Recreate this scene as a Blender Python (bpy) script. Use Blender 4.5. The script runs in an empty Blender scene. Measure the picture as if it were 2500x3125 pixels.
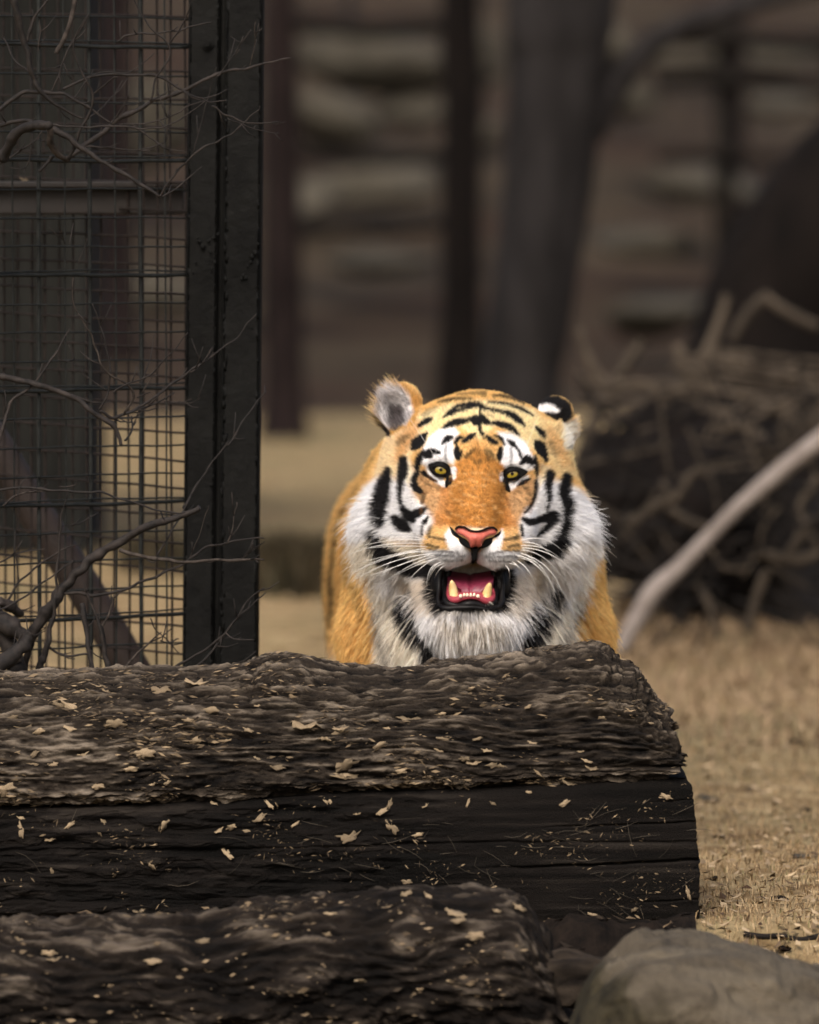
import bpy, math, random
import numpy as np
from mathutils import Vector, Matrix

# ------------------------------------------------------------------ camera, sky, sun, exposure
sc = bpy.context.scene
col = sc.collection
R = math.radians
FPX = 200 / 24 * 2500            # focal length in photograph pixels
HORIZ = 650.0                    # horizon row
CAMZ = 1.17
PITCH = math.atan((1562.5 - HORIZ) / FPX)

cam_d = bpy.data.cameras.new('camera')
cam = bpy.data.objects.new('camera', cam_d)
col.objects.link(cam)
cam.location = (0, 0, CAMZ)
cam.rotation_euler = (math.pi / 2 - PITCH, 0, 0)
cam_d.sensor_fit = 'HORIZONTAL'
cam_d.sensor_width = 24
cam_d.lens = 200
cam_d.clip_start = 0.5
cam_d.clip_end = 3000
cam_d.dof.use_dof = True
cam_d.dof.focus_distance = 11.57
cam_d.dof.aperture_fstop = 3.0
sc.camera = cam

world = bpy.data.worlds.new('World')
sc.world = world
world.use_nodes = True
wn = world.node_tree
bgn = wn.nodes['Background']
sky = wn.nodes.new('ShaderNodeTexSky')
sky.sky_type = 'NISHITA'
sky.sun_disc = False
sky.sun_elevation = R(52)
sky.sun_rotation = R(200)
sky.air_density = 1.0
sky.dust_density = 6.0
sky.ozone_density = 0.6
wn.links.new(sky.outputs[0], bgn.inputs[0])
bgn.inputs[1].default_value = 0.115

sun_d = bpy.data.lights.new('sun', 'SUN')
sun = bpy.data.objects.new('sun', sun_d)
col.objects.link(sun)
sun_d.energy = 1.35
sun_d.angle = R(24)
sun_d.color = (1.0, 0.965, 0.92)
# sun over the camera's left shoulder, high
sd = Vector((-0.30, -0.98, 1.0)).normalized()
sun.rotation_euler = sd.to_track_quat('Z', 'Y').to_euler()
sun.location = (-4, -4, 14)
sky.sun_rotation = math.atan2(sd.x, sd.y)
sky.sun_elevation = math.asin(sd.z)

vs = sc.view_settings
sc.display_settings.display_device = 'sRGB'
vs.view_transform = 'Standard'
vs.look = 'None'
vs.gamma = 1
vs.exposure = 0.72
try:
    vs.use_curve_mapping = False
except Exception:
    pass
sc.render.engine = 'CYCLES'
sc.cycles.use_denoising = True
try:
    sc.cycles.denoiser = 'OPENIMAGEDENOISE'
    sc.cycles.denoising_input_passes = 'RGB_ALBEDO_NORMAL'
except Exception:
    pass
sc.cycles.max_bounces = 8
sc.cycles.diffuse_bounces = 4
sc.cycles.transparent_max_bounces = 8
try:
    sc.cycles_curves.shape = 'RIBBONS'
    sc.cycles_curves.subdivisions = 2
except Exception:
    pass

# ------------------------------------------------------------------ helpers
rng = np.random.default_rng(7)
random.seed(7)
_f = np.array([0, math.cos(PITCH), -math.sin(PITCH)])
_u = np.array([0, math.sin(PITCH), math.cos(PITCH)])


def P(px, py, Y):
    """a point of the place at distance Y in the direction of photograph pixel px,py"""
    d = np.array([(px - 1250) / FPX, 0, 0]) + _u * ((1562.5 - py) / FPX) + _f
    return np.array([0, 0, CAMZ]) + d * (Y / d[1])


def srgb(r, g, b):
    o = []
    for c in (r, g, b):
        c = c / 255
        o.append(c / 12.92 if c <= 0.04045 else ((c + 0.055) / 1.055) ** 2.4)
    return tuple(o)


def _hash(ix, iy, iz, seed):
    with np.errstate(over='ignore'):
        h = (ix.astype(np.uint32) * np.uint32(374761393) + iy.astype(np.uint32) * np.uint32(668265263)
             + iz.astype(np.uint32) * np.uint32(2246822519) + np.uint32((seed * 3266489917) & 0xffffffff))
        h = (h ^ (h >> np.uint32(13))) * np.uint32(1274126177)
        h = h ^ (h >> np.uint32(16))
    return h.astype(np.float32) / np.float32(4294967295.0)


def noise(p, seed=0):
    """value noise in -1..1 at points p (N,3)"""
    p = np.asarray(p, dtype=np.float64)
    i = np.floor(p)
    f = (p - i).astype(np.float32)
    f = f * f * (3 - 2 * f)
    i = i.astype(np.int64)
    r = 0
    for dx in (0, 1):
        wx = f[:, 0] if dx else 1 - f[:, 0]
        for dy in (0, 1):
            wy = f[:, 1] if dy else 1 - f[:, 1]
            for dz in (0, 1):
                wz = f[:, 2] if dz else 1 - f[:, 2]
                r = r + wx * wy * wz * _hash(i[:, 0] + dx, i[:, 1] + dy, i[:, 2] + dz, seed)
    return r * 2 - 1


def fbm(p, octs=4, seed=0, gain=0.5, lac=2.03):
    p = np.asarray(p, dtype=np.float64)
    a, s, t = 1.0, 0, 0
    for o in range(octs):
        s = s + a * noise(p, seed + o * 17)
        t += a
        a *= gain
        p = p * lac
    return s / t


def ss(a, b, x):
    t = np.clip((x - a) / (b - a), 0, 1)
    return t * t * (3 - 2 * t)


def mesh_np(name, v, f, smooth=True):
    v = np.asarray(v, dtype=np.float32)
    f = np.asarray(f, dtype=np.int32)
    me = bpy.data.meshes.new(name)
    me.vertices.add(len(v))
    me.vertices.foreach_set('co', v.ravel())
    n, k = f.shape
    me.loops.add(n * k)
    me.loops.foreach_set('vertex_index', f.ravel())
    me.polygons.add(n)
    me.polygons.foreach_set('loop_start', np.arange(0, n * k, k, dtype=np.int32))
    me.polygons.foreach_set('use_smooth', np.full(n, smooth, dtype=bool))
    me.update(calc_edges=True)
    me.validate()
    return me


def link(name, me, mat=None, parent=None, loc=None):
    o = bpy.data.objects.new(name, me)
    col.objects.link(o)
    if mat is not None and me is not None and len(me.materials) == 0:
        me.materials.append(mat)
    if parent is not None:
        o.parent = parent
    if loc is not None:
        o.location = loc
    return o


def empty(name, loc=(0, 0, 0)):
    o = bpy.data.objects.new(name, None)
    o.empty_display_size = 0.1
    col.objects.link(o)
    o.location = loc
    return o


def tag(o, label=None, cat=None, group=None, kind=None):
    if label:
        o['label'] = label
    if cat:
        o['category'] = cat
    if group:
        o['group'] = group
    if kind:
        o['kind'] = kind
    return o


def set_col(me, rgb, name='col'):
    a = me.color_attributes.new(name, 'FLOAT_COLOR', 'POINT')
    d = np.ones((len(me.vertices), 4), dtype=np.float32)
    d[:, :3] = rgb
    a.data.foreach_set('color', d.ravel())


def quads_to_tris(f):
    f = np.asarray(f)
    return np.concatenate([f[:, [0, 1, 2]], f[:, [0, 2, 3]]])


def tube(pts, rad, sides=8, cap=True):
    pts = np.asarray(pts, dtype=float)
    n = len(pts)
    rad = np.broadcast_to(np.asarray(rad, dtype=float), (n,))
    t = np.gradient(pts, axis=0)
    t /= np.linalg.norm(t, axis=1)[:, None] + 1e-12
    a = np.array([0, 0, 1.0]) if abs(t[0][2]) < 0.9 else np.array([1.0, 0, 0])
    nx = np.cross(t[0], a)
    nx /= np.linalg.norm(nx)
    V = []
    ang = np.arange(sides) / sides * 2 * math.pi
    for i in range(n):
        nx = nx - t[i] * np.dot(nx, t[i])
        nx /= np.linalg.norm(nx) + 1e-12
        ny = np.cross(t[i], nx)
        V.append(pts[i] + rad[i] * (np.cos(ang)[:, None] * nx + np.sin(ang)[:, None] * ny))
    V = np.concatenate(V)
    Fq = []
    for i in range(n - 1):
        for k in range(sides):
            a0 = i * sides + k
            a1 = i * sides + (k + 1) % sides
            Fq.append((a0, a1, a1 + sides, a0 + sides))
    Ft = quads_to_tris(np.array(Fq))
    if cap:
        V = np.concatenate([V, pts[:1], pts[-1:]])
        c0, c1 = n * sides, n * sides + 1
        caps = [(c0, (k + 1) % sides, k) for k in range(sides)]
        b = (n - 1) * sides
        caps += [(c1, b + k, b + (k + 1) % sides) for k in range(sides)]
        Ft = np.concatenate([Ft, np.array(caps)])
    return V, Ft


def spline(ctrl, n):
    """Catmull-Rom through ctrl rows (any width), n samples"""
    c = np.asarray(ctrl, dtype=float)
    if len(c) == 2:
        u = np.linspace(0, 1, n)[:, None]
        return c[0] * (1 - u) + c[1] * u
    e = np.concatenate([[2 * c[0] - c[1]], c, [2 * c[-1] - c[-2]]])
    u = np.linspace(0, len(c) - 1 - 1e-9, n)
    i = u.astype(int)
    t = (u - i)[:, None]
    p0, p1, p2, p3 = e[i], e[i + 1], e[i + 2], e[i + 3]
    return 0.5 * ((2 * p1) + (-p0 + p2) * t + (2 * p0 - 5 * p1 + 4 * p2 - p3) * t ** 2 + (-p0 + 3 * p1 - 3 * p2 + p3) * t ** 3)


def box_mesh(name, x0, x1, y0, y1, z0, z1, bev=0.004):
    import bmesh
    bm = bmesh.new()
    bmesh.ops.create_cube(bm, size=1)
    for v in bm.verts:
        v.co = ((x0 + x1) / 2 + v.co.x * (x1 - x0), (y0 + y1) / 2 + v.co.y * (y1 - y0), (z0 + z1) / 2 + v.co.z * (z1 - z0))
    if bev:
        bmesh.ops.bevel(bm, geom=bm.edges[:], offset=bev, segments=2, affect='EDGES', profile=0.5)
    me = bpy.data.meshes.new(name)
    bm.to_mesh(me)
    bm.free()
    return me


def mat_noise(name, c1, c2, scale=8, stretch=(1, 1, 1), rough=0.85, bump=0.3, bump_scale=40, detail=6,
              c3=None, scale3=3, spec=0.25, lo=0.35, hi=0.65, obj_var=0.0, bdist=0.01, coat=0.0, dk=0.74):
    c1, c2 = tuple(q * dk for q in c1), tuple(q * dk for q in c2)
    c3 = None if c3 is None else tuple(q * dk for q in c3)
    m = bpy.data.materials.new(name)
    m.use_nodes = True
    nt = m.node_tree
    N, L = nt.nodes, nt.links
    b = N['Principled BSDF']
    b.inputs['Roughness'].default_value = rough
    b.inputs['Specular IOR Level'].default_value = spec
    b.inputs['Coat Weight'].default_value = coat
    tc = N.new('ShaderNodeTexCoord')
    mp = N.new('ShaderNodeMapping')
    mp.inputs['Scale'].default_value = stretch
    L.new(tc.outputs['Object'], mp.inputs['Vector'])
    n1 = N.new('ShaderNodeTexNoise')
    n1.inputs['Scale'].default_value = scale
    n1.inputs['Detail'].default_value = detail
    n1.inputs['Roughness'].default_value = 0.65
    L.new(mp.outputs[0], n1.inputs['Vector'])
    rp = N.new('ShaderNodeValToRGB')
    rp.color_ramp.elements[0].position = lo
    rp.color_ramp.elements[0].color = (*c1, 1)
    rp.color_ramp.elements[1].position = hi
    rp.color_ramp.elements[1].color = (*c2, 1)
    L.new(n1.outputs['Fac'], rp.inputs[0])
    out = rp.outputs[0]
    if c3 is not None:
        n3 = N.new('ShaderNodeTexNoise')
        n3.inputs['Scale'].default_value = scale3
        n3.inputs['Detail'].default_value = 5
        n3.inputs['Roughness'].default_value = 0.6
        L.new(mp.outputs[0], n3.inputs['Vector'])
        r3 = N.new('ShaderNodeValToRGB')
        r3.color_ramp.elements[0].position = 0.48
        r3.color_ramp.elements[1].position = 0.62
        L.new(n3.outputs['Fac'], r3.inputs[0])
        mx = N.new('ShaderNodeMix')
        mx.data_type = 'RGBA'
        L.new(r3.outputs[0], mx.inputs[0])
        L.new(out, mx.inputs[6])
        mx.inputs[7].default_value = (*c3, 1)
        out = mx.outputs[2]
    if obj_var:
        oi = N.new('ShaderNodeObjectInfo')
        mr = N.new('ShaderNodeMapRange')
        mr.inputs['To Min'].default_value = 1 - obj_var
        mr.inputs['To Max'].default_value = 1 + obj_var
        L.new(oi.outputs['Random'], mr.inputs[0])
        hs = N.new('ShaderNodeHueSaturation')
        L.new(mr.outputs[0], hs.inputs['Value'])
        L.new(out, hs.inputs['Color'])
        out = hs.outputs[0]
    L.new(out, b.inputs['Base Color'])
    if bump:
        nb = N.new('ShaderNodeTexNoise')
        nb.inputs['Scale'].default_value = bump_scale
        nb.inputs['Detail'].default_value = 8
        nb.inputs['Roughness'].default_value = 0.7
        L.new(mp.outputs[0], nb.inputs['Vector'])
        bp = N.new('ShaderNodeBump')
        bp.inputs['Strength'].default_value = bump
        bp.inputs['Distance'].default_value = bdist
        L.new(nb.outputs['Fac'], bp.inputs['Height'])
        L.new(bp.outputs[0], b.inputs['Normal'])
    return m


def mat_attr(name, rough=0.7, spec=0.2, translucent=0.0, attr='col', bump=0, bump_scale=300):
    m = bpy.data.materials.new(name)
    m.use_nodes = True
    nt = m.node_tree
    N, L = nt.nodes, nt.links
    b = N['Principled BSDF']
    b.inputs['Roughness'].default_value = rough
    b.inputs['Specular IOR Level'].default_value = spec
    a = N.new('ShaderNodeAttribute')
    a.attribute_name = attr
    L.new(a.outputs['Color'], b.inputs['Base Color'])
    if bump:
        nb = N.new('ShaderNodeTexNoise')
        nb.inputs['Scale'].default_value = bump_scale
        tc = N.new('ShaderNodeTexCoord')
        L.new(tc.outputs['Object'], nb.inputs['Vector'])
        bp = N.new('ShaderNodeBump')
        bp.inputs['Strength'].default_value = bump
        bp.inputs['Distance'].default_value = 0.004
        L.new(nb.outputs['Fac'], bp.inputs['Height'])
        L.new(bp.outputs[0], b.inputs['Normal'])
    if translucent:
        tr = N.new('ShaderNodeBsdfTranslucent')
        L.new(a.outputs['Color'], tr.inputs['Color'])
        mx = N.new('ShaderNodeMixShader')
        mx.inputs[0].default_value = translucent
        L.new(b.outputs[0], mx.inputs[1])
        L.new(tr.outputs[0], mx.inputs[2])
        L.new(mx.outputs[0], N['Material Output'].inputs['Surface'])
    return m


def mat_plain(name, c, rough=0.5, spec=0.5, coat=0.0, sss=0.0):
    m = bpy.data.materials.new(name)
    m.use_nodes = True
    b = m.node_tree.nodes['Principled BSDF']
    b.inputs['Base Color'].default_value = (*c, 1)
    b.inputs['Roughness'].default_value = rough
    b.inputs['Specular IOR Level'].default_value = spec
    b.inputs['Coat Weight'].default_value = coat
    if sss:
        b.inputs['Subsurface Weight'].default_value = sss
        b.inputs['Subsurface Radius'].default_value = (0.004, 0.002, 0.001)
        b.inputs['Subsurface Scale'].default_value = 1.0
    return m


# ------------------------------------------------------------------ materials
M = {}
M['grass_ground'] = mat_noise('dry_turf', srgb(112, 88, 60), srgb(186, 164, 124), 7.0, rough=0.95, bump=0.6, bump_scale=30,
                              c3=srgb(132, 120, 88), scale3=0.9, spec=0.1, bdist=0.03, dk=0.84)
M['bank'] = mat_noise('woodland_floor', srgb(44, 37, 29), srgb(90, 77, 60), 0.9, stretch=(1, 1, 2.5), rough=0.95, bump=0.5, bump_scale=8,
                      c3=srgb(66, 50, 38), scale3=0.5, spec=0.1, bdist=0.05, dk=0.56)
M['rock'] = mat_noise('grey_rock', srgb(82, 76, 68), srgb(116, 108, 96), 14, stretch=(0.7, 1, 1), rough=0.9, bump=0.5, bump_scale=60,
                      c3=srgb(70, 66, 54), scale3=7, spec=0.15, bdist=0.006)
M['pale_rock'] = mat_noise('pale_rock', srgb(66, 62, 53), srgb(92, 86, 75), 3, rough=0.9, bump=0.4, bump_scale=10, spec=0.2, bdist=0.03, obj_var=0.15, dk=0.62)
M['trunk_grey'] = mat_noise('grey_bark', srgb(34, 32, 32), srgb(56, 53, 53), 7, stretch=(1, 1, 0.25), rough=0.95, bump=0.8, bump_scale=20, spec=0.1, bdist=0.03)
M['trunk_dark'] = mat_noise('dark_bark', srgb(16, 13, 12), srgb(28, 23, 21), 7, stretch=(1, 1, 0.25), rough=0.95, bump=0.8, bump_scale=20, spec=0.1, bdist=0.03)
M['trunk_red'] = mat_noise('brown_bark', srgb(26, 20, 20), srgb(46, 37, 36), 7, stretch=(1, 1, 0.25), rough=0.95, bump=0.8, bump_scale=20, spec=0.1, bdist=0.03)
M['rail'] = mat_noise('dark_rail', srgb(20, 18, 16), srgb(36, 32, 28), 9, stretch=(0.2, 1, 1), rough=0.9, spec=0.1)
M['twig'] = mat_noise('twig_bark', srgb(20, 17, 16), srgb(52, 45, 41), 60, rough=0.75, bump=0.5, bump_scale=300, spec=0.3, bdist=0.002, obj_var=0.3)
M['twig_pale'] = mat_noise('lichened_twig', srgb(38, 33, 30), srgb(80, 72, 66), 90, rough=0.85, bump=0.5, bump_scale=300, spec=0.2, bdist=0.002, obj_var=0.2)
M['stick'] = mat_noise('bleached_stick', srgb(52, 45, 38), srgb(92, 82, 70), 20, rough=0.9, bump=0.4, bump_scale=80, spec=0.2, obj_var=0.35)
M['stick_pale'] = mat_noise('pale_stick', srgb(122, 112, 106), srgb(158, 148, 142), 14, rough=0.85, bump=0.4, bump_scale=60, spec=0.2)
M['stick_dark'] = mat_noise('dark_stick', srgb(18, 15, 14), srgb(38, 33, 29), 20, rough=0.9, bump=0.4, bump_scale=80, spec=0.2, obj_var=0.4)
M['paint'] = mat_noise('dark_painted_steel', srgb(15, 15, 14), srgb(25, 25, 23), 14, rough=0.6, bump=0.7, bump_scale=50,
                       c3=srgb(9, 9, 8), scale3=8, spec=0.12, bdist=0.004, dk=0.5)
M['wire'] = mat_noise('grey_green_wire', srgb(30, 32, 31), srgb(48, 50, 48), 50, rough=0.6, bump=0.3, bump_scale=200, spec=0.2, obj_var=0.15, bdist=0.001, dk=0.58)
M['wire_rust'] = mat_noise('rusty_wire', srgb(30, 25, 23), srgb(52, 43, 39), 50, rough=0.8, bump=0.3, bump_scale=200, spec=0.2, obj_var=0.15, bdist=0.001, dk=0.6)
M['beam'] = mat_noise('brown_steel', srgb(28, 23, 21), srgb(42, 35, 31), 12, dk=0.6, rough=0.65, bump=0.3, bump_scale=60, spec=0.35, bdist=0.003)
M['brace'] = mat_noise('dull_red_brown_steel', srgb(44, 36, 33), srgb(60, 50, 46), 14, rough=0.7, bump=0.3, bump_scale=60, spec=0.3, bdist=0.003)
M['board'] = mat_noise('grey_board', srgb(24, 25, 24), srgb(48, 48, 45), 5, stretch=(1, 1, 0.15), rough=0.9, bump=0.4, bump_scale=30, spec=0.1, obj_var=0.5, dk=0.55)
M['leaf'] = mat_noise('dry_leaf', srgb(132, 112, 86), srgb(204, 182, 150), 60, rough=0.8, bump=0.4, bump_scale=300, spec=0.2, obj_var=0.4, bdist=0.001, dk=0.52)
M['wood_top'] = mat_attr('weathered_wood', 0.92, 0.12, bump=0.9, bump_scale=420)
M['wood_dark'] = mat_attr('dark_wood', 0.9, 0.10, bump=0.8, bump_scale=420)
M['bark'] = mat_attr('rough_bark', 0.92, 0.12, bump=0.8, bump_scale=380)
M['litter'] = mat_attr('leaf_crumbs', 0.85, 0.15)
M['straw'] = mat_attr('dry_grass', 0.85, 0.15)
M['soil'] = mat_noise('dark_litter', srgb(18, 15, 13), srgb(44, 36, 30), 30, rough=0.95, bump=1.0, bump_scale=60, spec=0.1)

# ------------------------------------------------------------------ ground with the woodland bank rising behind
def ground_h(x, y):
    s = np.clip((y - 41) / 60, 0, 3)
    h = 9.0 * s ** 1.25 - 0.175 * (1 - ss(10.75, 11.2, y))
    p = np.stack([x * 0.25, y * 0.25, np.zeros_like(x)], -1)
    p2 = np.stack([x * 1.7, y * 1.7, np.zeros_like(x)], -1)
    bump = 0.05 * fbm(p, 3, 3) * ss(13, 22, y) + 0.012 * fbm(p2, 3, 9)
    return h * (1 + 0.12 * fbm(p * 0.4, 2, 5)) + bump


ys = np.concatenate([np.arange(-30, 6, 3), np.arange(6, 24, 0.12), np.arange(24, 60, 0.6), np.arange(60, 200, 5), [300, 600, 1200]])
xs = np.concatenate([[-1200, -500, -200, -100, -60], np.arange(-40, -8, 2), np.arange(-8, -2.2, 0.4), np.arange(-2.2, 2.2, 0.1), np.arange(2.2, 8, 0.4), np.arange(8, 41, 2), [60, 100, 200, 500, 1200]])
gx, gy = np.meshgrid(xs, ys, indexing='ij')
gz = ground_h(gx.ravel(), gy.ravel())
gv = np.stack([gx.ravel(), gy.ravel(), gz], -1)
nx_, ny_ = len(xs), len(ys)
ii, jj = np.meshgrid(np.arange(nx_ - 1), np.arange(ny_ - 1), indexing='ij')
a = (ii * ny_ + jj).ravel()
gf = np.stack([a, a + ny_, a + ny_ + 1, a + 1], -1)
gme = mesh_np('ground', gv, gf)
ground = tag(link('ground', gme, M['grass_ground']), kind='structure')
gme.materials.append(M['bank'])
yc = gy.ravel()[gf].mean(1) + 2.5 * noise(np.stack([gx.ravel()[gf].mean(1) * 0.4, gy.ravel()[gf].mean(1) * 0.4, np.zeros(len(gf))], -1), 4)
gme.polygons.foreach_set('material_index', (yc > 38).astype(np.int32))
gme.update()


def gz_at(x, y):
    return float(ground_h(np.array([float(x)]), np.array([float(y)]))[0])


# ------------------------------------------------------------------ trees
def trunk_tube(ctrl, n=40, sides=20, rough=0.05, seed=0):
    """ctrl rows x,y,z,r -> lumpy bark-covered trunk"""
    c = spline(ctrl, n)
    V, Fc = tube(c[:, :3], np.maximum(c[:, 3], 0.004), sides)
    ctr = np.repeat(c[:, :3], sides, axis=0)
    k = n * sides
    d = V[:k] - ctr
    rr = np.repeat(c[:, 3], sides)[:, None]
    nn = fbm(V[:k] * np.array([9, 9, 2.5]), 3, seed)[:, None]
    V[:k] = ctr + d * (1 + rough * 2 * nn)
    return V, Fc


def px_ctrl(rows, Y):
    """rows px,py,width_px[,dY] -> x,y,z,r at distance Y"""
    out = []
    for r in rows:
        yy = Y + (r[3] if len(r) > 3 else 0)
        p = P(r[0], r[1], yy)
        out.append((p[0], p[1], p[2], r[2] / 2 / FPX * yy))
    return np.array(out)


def limbs_up(root, base, mat, n, seed, r0, spread=1.0, up=1.0):
    """bare limbs and twigs above the frame"""
    rs = random.Random(seed)
    for i in range(n):
        a = rs.uniform(0, 6.28)
        L = rs.uniform(2.0, 3.8)
        z0 = base[2] + rs.uniform(-0.8, 1.6)
        d = Vector((math.cos(a) * spread, math.sin(a) * spread, up * rs.uniform(0.5, 1.4))).normalized()
        pts = []
        for k in range(6):
            t = k / 5
            p = Vector((base[0], base[1], z0)) + d * (L * t) + Vector((rs.uniform(-.1, .1), rs.uniform(-.1, .1), 0.35 * t * t + rs.uniform(-.05, .05)))
            pts.append((p.x, p.y, p.z, r0 * (1 - 0.85 * t)))
        V, Fc = trunk_tube(pts, 18, 8, 0.04, seed + i)
        lo = link('limb', mesh_np('limb', V, Fc), mat, root)
        for j in range(4):
            k = rs.randint(1, 5)
            q = Vector(pts[k][:3])
            e = (d + Vector((rs.uniform(-1, 1), rs.uniform(-1, 1), rs.uniform(0, .8)))).normalized()
            tp = [(q.x, q.y, q.z, r0 * .25), *[((q + e * (0.5 * m) + Vector((0, 0, .06 * m * m))).x, (q + e * (0.5 * m)).y, (q + e * (0.5 * m) + Vector((0, 0, .06 * m * m))).z, r0 * .25 * (1 - m / 3.4)) for m in (1, 2, 3)]]
            V, Fc = trunk_tube(tp, 9, 5, 0.02, seed)
            link('twig', mesh_np('twig', V, Fc), mat, lo)


def tree(rows, Y, mat, label, seed, top_r, extra=()):
    c = px_ctrl(rows, Y)
    b = c[-1].copy()
    root = empty('tree', (b[0], b[1], gz_at(b[0], b[1])))
    c[-1, 2] = gz_at(b[0], b[1]) - 0.08
    off = np.array([b[0], b[1], gz_at(b[0], b[1]), 0])
    t = c[0]
    dirn = (c[0, :3] - c[1, :3]) / np.linalg.norm(c[0, :3] - c[1, :3])
    tops = [np.append(t[:3] + dirn * h + np.array([0.05 * h, 0.03 * h, 0]), max(t[3] * (1 - h / 6), 0.02)) for h in (4.5, 3.0, 1.5)]
    c = np.concatenate([tops, c])
    # root flare
    c[-1, 3] *= 1.45
    V, Fc = trunk_tube(c - off, 60, 22, 0.05, seed)
    link('trunk', mesh_np('trunk', V, Fc), mat, root)
    for rws, dY in extra:
        cc = px_ctrl(rws, Y + dY)
        V, Fc = trunk_tube(cc - off, 26, 12, 0.05, seed + 3)
        link('limb', mesh_np('limb', V, Fc), mat, root)
    limbs_up(root, tops[1][:3] - off[:3], mat, 6, seed, t[3] * 0.35)
    tag(root, label, 'tree', 'bare trees in the enclosure')
    return root


tree([(858, -60, 96), (862, 300, 104), (866, 800, 112), (868, 1200, 122), (868, 1345, 128)], 35.2, M['trunk_red'],
     'slim brown tree trunk right beside the dark steel post', 11, .1)
tree([(1408, -60, 118), (1410, 300, 122), (1408, 700, 122), (1404, 1000, 126), (1400, 1300, 130)], 37.0, M['trunk_dark'],
     'straight dark narrow trunk just left of the thick grey leaning trunk', 23, .1)
tree([(1712, -60, 330), (1706, 200, 300), (1680, 500, 274), (1655, 700, 262), (1612, 1000, 256), (1580, 1200, 262), (1555, 1420, 285)], 27.5, M['trunk_grey'],
     'thick grey leaning tree trunk with an arching side limb behind the tiger', 31, .2,
     extra=[([(1790, 400, 120), (1850, 300, 105), (1920, 200, 92), (2010, 120, 80), (2130, 60, 72), (2280, 15, 62), (2460, -30, 52), (2700, -90, 40)], 0.05)])
# dark leaning tree on the right
tree([(3150, 60, 400), (2900, 330, 440), (2640, 560, 470), (2450, 790, 470), (2340, 1040, 460), (2280, 1460, 480)], 25.0, M['trunk_dark'],
     'massive nearly black leaning trunk rising out of the brush pile', 47, .2)
tree([(-260, -60, 190), (-250, 500, 200), (-245, 1300, 220)], 33.0, M['trunk_grey'],
     'grey tree trunk standing behind the cage shed', 53, .1)
for k, (px, w, Y, mt, lb) in enumerate([
        (2250, 60, 52, 'trunk_red', 'thin far trunk on the wooded bank behind the arching limb'),
        (1060, 46, 58, 'trunk_grey', 'thin far trunk on the bank between the rail fence posts'),
        (2700, 120, 46, 'trunk_grey', 'mid sized far trunk on the bank right of the rails'),
        (350, 110, 44, 'trunk_red', 'brown far trunk seen through the wire mesh')]):
    b = P(px, 600, Y)
    zb = gz_at(b[0], b[1])
    py = HORIZ + (CAMZ - zb) * FPX / Y
    tree([(px + 10, -60, w * .85), (px, 400, w * .95), (px - 5, py, w)], Y, M[mt], lb, 61 + k, .08)

# ------------------------------------------------------------------ rail fence on the far side
def rail_fence(Y, rows, px0, px1, posts, label):
    root = empty('rail_fence', tuple(P((px0 + px1) / 2, 1000, Y) * np.array([1, 1, 0])))
    o = np.array(root.location)
    for py, w in rows:
        a0, a1 = P(px0, py, Y), P(px1, py + 6, Y)
        pts = np.linspace(a0, a1, 14)
        pts[:, 2] += 0.02 * np.sin(np.linspace(0, 9, 14))
        V, Fc = tube(pts - o, w / 2 / FPX * Y, 8)
        link('rail', mesh_np('rail', V, Fc), M['rail'], root)
    for px in posts:
        p = P(px, min(r[0] for r in rows) - 60, Y + 0.12)
        zb = gz_at(p[0], p[1]) - .1
        V, Fc = tube(np.array([[p[0], p[1], zb], [p[0], p[1], (zb + p[2]) / 2], p]) - o, 0.075, 8)
        link('post', mesh_np('post', V, Fc), M['rail'], root)
    tag(root, label, 'fence')


rail_fence(45.0, [(78, 62), (475, 46), (690, 40)], 820, 1440, [830, 1432], 'dark wooden rail fence between the slim trunk and the dark trunk')
rail_fence(47.0, [(120, 60), (250, 52), (480, 40)], 2000, 2900, [2215, 2560, 2880], 'dark wooden rail fence on the bank right of the arching limb')


# ------------------------------------------------------------------ rocks
def rock_mesh(name, size, seed, n_planes=16, sub=4, rough=0.02, planes=None, k=28.0):
    import bmesh
    bm = bmesh.new()
    bmesh.ops.create_icosphere(bm, subdivisions=sub, radius=1)
    d = np.array([v.co[:] for v in bm.verts])
    f = np.array([[v.index for v in fc.verts] for fc in bm.faces])
    bm.free()
    d /= np.linalg.norm(d, axis=1)[:, None]
    rr = np.random.default_rng(seed)
    if planes is None:
        nrm = rr.normal(size=(n_planes, 3))
        nrm /= np.linalg.norm(nrm, axis=1)[:, None]
        off = rr.uniform(0.72, 1.0, n_planes)
    else:
        nrm = np.array([p[:3] for p in planes], dtype=float)
        nrm /= np.linalg.norm(nrm, axis=1)[:, None]
        off = np.array([p[3] for p in planes])
    q = np.maximum(d @ nrm.T, 0.02) / off          # 1/r per plane
    inv = np.log(np.exp(q * k).sum(1)) / k
    r = 1 / np.maximum(inv, 0.4)
    v = d * r[:, None] * np.array(size)
    v += d * (rough * fbm(v / max(size) * 3.2, 5, seed))[:, None]
    return mesh_np(name, v, f)


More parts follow.
